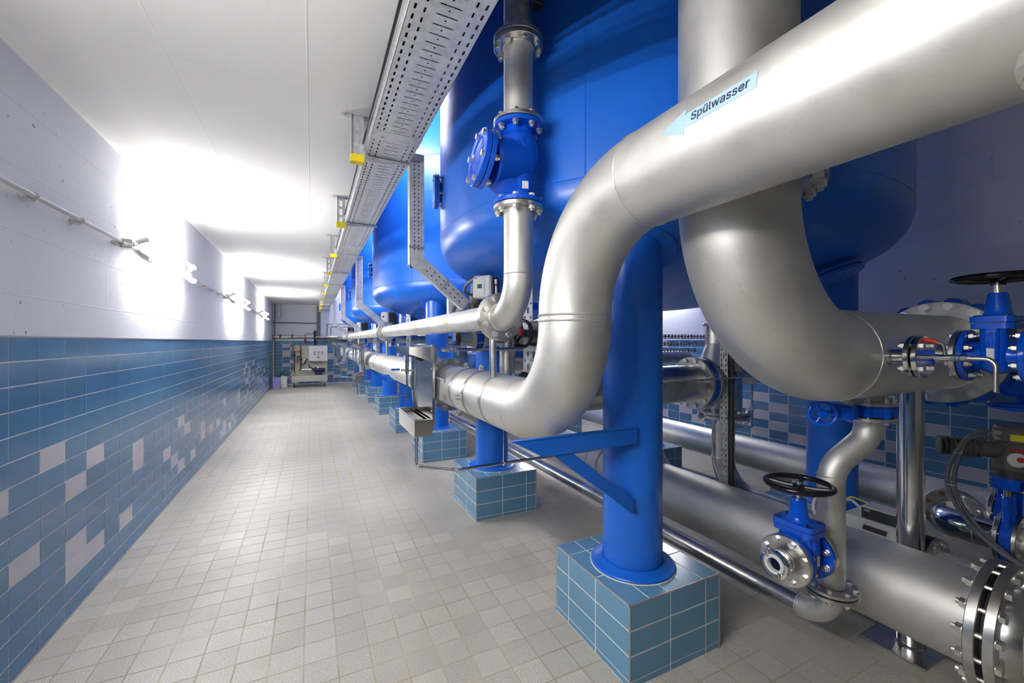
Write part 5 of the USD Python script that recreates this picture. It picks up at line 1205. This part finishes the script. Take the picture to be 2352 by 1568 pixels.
# ---------------------------------------------------------------- sampling sinks
def make_sink(label):
    X0, X1, Y0, Y1 = 0.757, 0.906, 3.373, 4.05
    zt, zb = 0.985, 0.845
    s = thing("sampling_sink", label, "sink", (X1, Y0, zt))
    t = 0.002
    obj("back_panel", [rbox(X1 - 0.002, X1, Y0, Y1, zt - 0.02, 1.60, 0.001), rbox(X1, X1 + 0.02, Y0, Y0 + 0.004, zt - 0.1, 1.60, 0.001)], "polish", s)
    basin = [rbox(X0, X0 + t, Y0, Y1, zb, zt, 0.0008), rbox(X0, X1, Y0, Y0 + t, zb, zt, 0.0008), rbox(X0, X1, Y1 - t, Y1, zb, zt, 0.0008), rbox(X1 - t, X1, Y0, Y1, zb, zt, 0.0008), rbox(X0, X1, Y0, Y1, zb - t, zb, 0.0008)]
    bs = obj("basin", basin, "polish", s)
    obj("rim", [cyl((X0, Y0, zt), (X0, Y1, zt), 0.006, 8), cyl((X0, Y0, zt), (X1, Y0, zt), 0.006, 8), cyl((X0, Y1, zt), (X1, Y1, zt), 0.006, 8)], "polish", bs)
    gr = []
    inner = sbox(0.02, 0.02, X1 - X0 - 0.02, Y1 - Y0 - 0.02)
    hs = [Point(a + (0.011 if j % 2 else 0), b).buffer(0.007, quad_segs=2) for j, b in enumerate(np.arange(0.04, Y1 - Y0 - 0.03, 0.019)) for a in np.arange(0.03, X1 - X0 - 0.035, 0.022)]
    obj("grating", poly(inner.difference(shapely.union_all(hs)), 0.002, frame(V(X0, Y0, zt - 0.04), Xv, Yv, Zv)), "steel_b", s, smooth=False)
    # hood with shelf
    ya, yb = 3.02, 3.62
    prof = [(X1, 1.60)] + [(X1, 1.49)]
    side = Polygon([(0, 0), (0.27, 0), (0.27, -0.06), (0.24, -0.066), (0.06, -0.115), (0.0, -0.15)])
    H0, HY0, HY1 = 0.683, 3.24, 3.76
    pr = [(X1, 1.588), (H0, 1.588), (H0, 1.528), (H0 + 0.03, 1.522), (H0 + 0.13, 1.485), (X1, 1.445)]
    obj("hood", [rbox(H0, X1, HY0, HY1, 1.585, 1.588, 0.001), rbox(H0, H0 + 0.003, HY0, HY1, 1.528, 1.588, 0.001),
                 poly(pr, 0.003, frame(V(0, HY0 + 0.003, 0), Xv, Zv, -Yv)), poly(pr, 0.003, frame(V(0, HY1, 0), Xv, Zv, -Yv))], "polish", s)
    for k, (x, y, zl) in enumerate(((0.72, 3.49, 1.14), (0.762, 3.41, 1.06))):
        tp = obj("tap", [cyl((x, y, 1.54), (x, y, 1.44), 0.014, 14), cyl((x, y, 1.475), (x, y, 1.46), 0.018, 8), cyl((x, y, 1.44), (x, y, 1.36), 0.015, 14), cyl((x, y, 1.39), (x - 0.05, y + 0.0, 1.39), 0.009, 12)], "polish", s)
        obj("spout", cyl((x, y, 1.36), (x, y, zl), 0.0095, 12), "polish", tp)
        if k == 0: obj("lever", [rbox(x - 0.13, x - 0.06, y - 0.008, y + 0.008, 1.39, 1.405, 0.003)], "valve", tp)
    obj("stay", sweep(np.array([(X1 - 0.012, Y1 + 0.03, 1.5), (X1 - 0.012, Y1 + 0.03, 1.15), (X1 - 0.012, Y1 - 0.08, 1.0)]), 0.012, 10), "polish", s)
    for y, z in ((Y0 + 0.03, 1.40), (Y1 - 0.03, 1.40), (Y0 + 0.03, 1.05), (Y1 - 0.03, 1.05)): obj("bolt", bolt((X1 - 0.002, y, z), Xv, 0.009, 0.02), "bolt", s)
    # drain: down, elbow, along, then across under the header
    obj("drain", [lathe([(0.03, 0), (0.03, -0.02), (0.02, -0.03), (0.02, -0.06), (0, -0.06)], (0.80, 3.50, zb), Zv, 20)], "polish", s)
    dz = 0.57
    dp = obj("drain_pipe", sweep(fillet([(0.80, 3.50, zb - 0.05), (0.80, 3.50, dz), (1.079, 3.25, dz), (2.6, 3.25, dz + 0.01)], [0.035, 0.035], 8), 0.0135, 16), "polish", s)
    obj("coupling", [cyl(a, b, 0.0175, 16) for a, b in (((0.80, 3.50, 0.75), (0.80, 3.50, 0.735)), ((0.80, 3.50, 0.64), (0.80, 3.50, 0.625)), ((0.836, 3.468, dz), (0.846, 3.459, dz)), ((1.045, 3.28, dz), (1.054, 3.272, dz)), ((1.12, 3.25, dz), (1.132, 3.25, dz)), ((1.16, 3.25, dz), (1.172, 3.25, dz)))], "polish", dp)
    obj("hanger", [cyl((1.50, 3.25, dz), (1.50, 3.25, 0.95), 0.006, 10), torus((1.50, 3.25, dz), Xv, 0.018, 0.004, 20, 6)], "polish", dp)
    return s
CTX[0] = (0.925, (0, 0, EYE))
sk = make_sink("nearest stainless sampling sink with mirror back panel, in the middle of the picture")
for k in range(1, 4):
    dup(sk, f"{NTH[k]} stainless sampling sink from the camera on the lower header", (0.906, (0, 8.35, 13.2, 17.1)[k], 0.985))
CTX[0] = None
p = thing("sample_feed_line", "pair of slim stainless sample pipes running from the nearest sink to behind the header post", "pipe", (0.9, 3.35, 1.56))
obj("tube", pipe([(0.93, 3.2, 1.565), (1.06, 3.2, 1.565), (1.66, 3.2, 1.565), (1.80, 3.12, 1.36)], [1.0, 0.03], 0.014, 16, 5), "polish", p)
obj("tube", cyl((1.0, 3.28, 1.60), (2.1, 3.28, 1.60), 0.012, 14), "polish", p)
obj("coupling", [cyl((x, 3.2, 1.565), (x + 0.022, 3.2, 1.565), 0.02, 8) for x in (0.935, 0.97, 1.0, 1.03)] + [cyl((1.22, 3.2, 1.565), (1.28, 3.2, 1.565), 0.017, 14), cyl((1.6, 3.2, 1.565), (1.63, 3.2, 1.565), 0.017, 14)], "polish", p)

# ---------------------------------------------------------------- end wall: pipes, dosing skid, canisters
p = thing("end_wall_pipe", "grey pipe running level across the end wall above the dosing unit", "pipe", (0, YB - 0.1, 1.80))
obj("run", cyl((XL + 0.003, YB - 0.11, 1.80), (3.2, YB - 0.11, 1.80), 0.045, 24), "steel_b", p)
obj("wall_flange", disc((XL + 0.003, YB - 0.11, 1.80), Xv, 0.09, 0.02), "act", p)
for x in (-1.05, -0.66): obj("clamp", [rbox(x - 0.03, x + 0.03, YB - 0.17, YB - 0.003, 1.735, 1.90, 0.005)], "act", p)
p = thing("upper_wall_conduit", "thin grey conduit running level high on the end wall", "pipe", (0, YB - 0.05, 2.28))
obj("run", cyl((XL + 0.003, YB - 0.03, 2.33), (0.17, YB - 0.03, 2.33), 0.022, 14), "gpipe", p)
p = thing("corner_downpipe", "thin grey pipe running down the left corner of the end wall", "pipe", (XL + 0.03, YB - 0.05, 0))
obj("run", cyl((XL + 0.06, YB - 0.04, 0.05), (XL + 0.06, YB - 0.04, ZC), 0.022, 14), "gpipe", p)
p = thing("u_trap_pipe", "pale U-shaped pipe hanging from the ceiling in the left corner of the end wall", "pipe", (-1.12, YB - 0.05, 2.5))
obj("run", pipe([(-1.17, YB - 0.06, ZC), (-1.17, YB - 0.06, 2.48), (-1.02, YB - 0.06, 2.48), (-1.02, YB - 0.06, ZC)], 0.074, 0.022, 16, 8), "lampgrey", p)
p = thing("black_downpipe", "black vertical pipe dropping from the grey end wall pipe to the dosing unit", "pipe", (0.10, YB - 0.2, 1.5))
obj("run", [cyl((0.10, YB - 0.18, 1.48), (0.10, YB - 0.18, 2.05), 0.03, 16), cyl((0.10, YB - 0.18, 1.95), (0.10, YB - 0.18, 2.0), 0.045, 16)], "rubber", p)
obj("side_tube", [pipe([(0.08, YB - 0.17, 1.93), (-0.22, YB - 0.17, 1.93), (-0.22, YB - 0.17, 1.48)], 0.05, 0.008, 8, 4)], "dark", p)
obj("red_valve", [cyl((-0.22, YB - 0.17, 1.58), (-0.22, YB - 0.17, 1.72), 0.035, 14)], "red", p)
p = thing("probe_pipes", "two thin bent pipes on the white panel of the end wall", "pipe", (0.5, YB - 0.1, 2.1))
obj("tube", [pipe([(0.48, YB - 0.06, 1.5), (0.53, YB - 0.06, 1.9), (0.53, YB - 0.06, 2.31), (1.6, YB - 0.06, 2.31)], 0.05, 0.012, 10, 4), pipe([(0.55, YB - 0.06, 1.5), (0.66, YB - 0.06, 1.85), (0.66, YB - 0.06, 2.20), (1.6, YB - 0.06, 2.20)], 0.05, 0.012, 10, 4)], "gpipe", p)
for z in (2.31, 2.20): obj("fitting", cyl((0.84, YB - 0.06, z), (0.90, YB - 0.06, z), 0.022, 10), "dark", p)
S = 16.75
p = thing("dosing_unit", "wheeled beige dosing unit with grey switch box and blue pump before the end wall", "dosing unit", (-0.05, S, 0))
x0, x1 = -0.62, 0.52
bp = obj("back_plate", rbox(x0 + 0.02, x1, S, S + 0.03, 0.36, 1.49, 0.004), "cream", p)
tr_ = obj("sump_tray", [rbox(x0 - 0.02, x1, S - 0.45, S + 0.03, 0.20, 0.41, 0.01)], "cream", p)
obj("foot_block", [rbox(a, a + 0.22, S - 0.43, S - 0.02, 0.165, 0.20) for a in (x0, x1 - 0.24)], "cream", p)
for a in (x0 + 0.07, x1 - 0.1):
    for b in (S - 0.36, S - 0.06):
        cs = obj("caster", [cyl((a - 0.02, b, 0.075), (a + 0.02, b, 0.075), 0.075, 24)], "rubber", p)
        obj("fork", [box(a - 0.026, a - 0.02, b - 0.025, b + 0.025, 0.07, 0.166), box(a + 0.02, a + 0.026, b - 0.025, b + 0.025, 0.07, 0.166), box(a - 0.03, a + 0.03, b - 0.03, b + 0.03, 0.155, 0.166)], "bolt", cs)
        obj("hub", cyl((a - 0.024, b, 0.075), (a + 0.024, b, 0.075), 0.035, 14), "white", cs)
sb_ = obj("switch_box", rbox(-0.09, x1, S - 0.22, S, 0.92, 1.47, 0.006), "panel", p, label="light grey switch box")
for r_, zz in enumerate((1.32, 1.245, 1.17)):
    for c_ in range(3):
        xx = 0.09 + 0.125 * c_
        if r_ == 1:
            obj("push_button", cyl((xx - 0.022, S - 0.22, zz), (xx - 0.022, S - 0.235, zz), 0.015, 12), "red", sb_)
            obj("push_button", cyl((xx + 0.022, S - 0.22, zz), (xx + 0.022, S - 0.235, zz), 0.015, 12), "black", sb_)
        else:
            obj("lamp_button" if r_ == 0 else "selector_knob", cyl((xx, S - 0.22, zz), (xx, S - 0.235, zz), 0.016, 12), "white" if r_ == 0 else "black", sb_)
obj("main_switch", [cyl((0.215, S - 0.22, 1.06), (0.215, S - 0.245, 1.06), 0.032, 20)], "red", sb_)
obj("cable_hood", trimesh.convex.convex_hull(np.array([(0.0, S - 0.1, 0.92), (0.3, S - 0.1, 0.92), (0.0, S - 0.02, 0.92), (0.3, S - 0.02, 0.92), (0.16, S - 0.06, 0.80), (0.20, S - 0.06, 0.80)])), "cream", p)
obj("pump", [cyl((0.0, S - 0.25, 0.62), (0.10, S - 0.25, 0.62), 0.05, 20), cyl((0.08, S - 0.25, 0.62), (0.24, S - 0.25, 0.60), 0.085, 24), cyl((0.24, S - 0.25, 0.60), (0.44, S - 0.25, 0.60), 0.07, 24), rbox(0.10, 0.34, S - 0.30, S - 0.20, 0.42, 0.55)] + [disc((0.27 + 0.03 * i, S - 0.25, 0.60), Xv, 0.082, 0.01, 24) for i in range(6)], "navy", p)
obj("pump_gauge", [cyl((0.20, S - 0.33, 0.70), (0.20, S - 0.35, 0.70), 0.035, 20)], "glass", p)
obj("pump_base", rbox(0.08, 0.40, S - 0.34, S - 0.16, 0.385, 0.42), "bolt", p)
pv = [[(-0.56, 0.52), (-0.56, 1.26), (-0.36, 1.26)], [(-0.36, 0.60), (-0.36, 1.42)], [(-0.42, 0.62), (-0.32, 0.62)], [(-0.47, 0.85), (-0.47, 1.1), (-0.36, 1.1)], [(-0.36, 0.82), (-0.22, 0.82), (-0.22, 0.95)], [(0.03, 0.66), (-0.08, 0.70), (-0.10, 0.82)]]
obj("black_pipework", [pipe([(a, S - 0.10, z) for a, z in q], 0.02, 0.017, 10, 3) for q in pv], "rubber", p)
obj("suction_pipe", [cyl((-0.34, S - 0.16, 0.62), (0.02, S - 0.2, 0.62), 0.022, 12)], "bolt", p)
obj("union_nut", [cyl((a, S - 0.10, z - 0.03), (a, S - 0.10, z + 0.03), 0.028, 10) for a, z in ((-0.56, 0.57), (-0.36, 0.98), (-0.36, 1.38), (-0.47, 0.88))] + [cyl((-0.50, S - 0.10, 1.26), (-0.43, S - 0.10, 1.26), 0.028, 10)], "orange", p)
obj("valve_union", [cyl((-0.56, S - 0.10, z - 0.03), (-0.56, S - 0.10, z + 0.03), 0.035, 10) for z in (0.95, 1.12)] + [cyl((-0.36, S - 0.10, 0.93), (-0.36, S - 0.10, 1.02), 0.035, 10)], "rubber", p)
dg = obj("dial_gauge", [cyl((-0.23, S - 0.13, 0.98), (-0.23, S - 0.17, 0.98), 0.05, 24), cyl((-0.23, S - 0.10, 0.98), (-0.14, S - 0.10, 0.98), 0.03, 14)], "rubber", p)
obj("gauge_face", [cyl((-0.23, S - 0.17, 0.98), (-0.23, S - 0.174, 0.98), 0.04, 24)], "glass", dg)
obj("hose", sweep(bez([(-0.36, S - 0.1, 1.42), (-0.37, S - 0.12, 1.52), (-0.46, S - 0.14, 1.60), (-0.57, S - 0.14, 1.52), (-0.60, S - 0.16, 1.25), (-0.59, S - 0.18, 0.7), (-0.70, S - 0.2, 0.45), (-0.72, S - 0.22, 0.28), (-0.65, S - 0.25, 0.18)], 48), 0.017, 10), "act", p)
def canister(label, x, y, m, h, r):
    c = thing("canister", label, "canister", (x, y, 0))
    b = trimesh.creation.extrude_polygon(sbox(-r, -r * 0.8, r, r * 0.8).buffer(0.03), h * 0.86, engine="earcut"); b.apply_translation([x, y, 0])
    obj("body", [b, trimesh.convex.convex_hull(np.vstack([np.array([(x + sx * (r + 0.01), y + sy * (r * 0.8 + 0.01), h * 0.86) for sx in (-1, 1) for sy in (-1, 1)]), np.array([(x + sx * r * 0.7, y + sy * r * 0.5, h * 0.94) for sx in (-1, 1) for sy in (-1, 1)])]))], m, c)
    obj("cap", cyl((x - r * 0.4, y, h * 0.93), (x - r * 0.4, y, h), 0.03, 16), m, c)
canister("lilac canister standing at the foot of the left wall near the end wall", -1.10, 16.35, "lilac", 0.42, 0.085)
canister("white canister standing beside the lilac one near the end wall", -0.90, 16.75, "white", 0.42, 0.09)
gb = thing("green_bottle", "small green bottle standing behind the canisters in the far left corner", "bottle", (-0.98, 17.1, 0))
obj("body", lathe([(0, 0), (0.08, 0), (0.08, 0.36), (0.04, 0.42), (0.03, 0.46), (0, 0.46)], (-0.98, 17.1, 0), Zv, 20), "green", gb)
obj("spray_head", [rbox(-1.03, -0.95, 17.07, 17.13, 0.46, 0.52)], "green", gb)
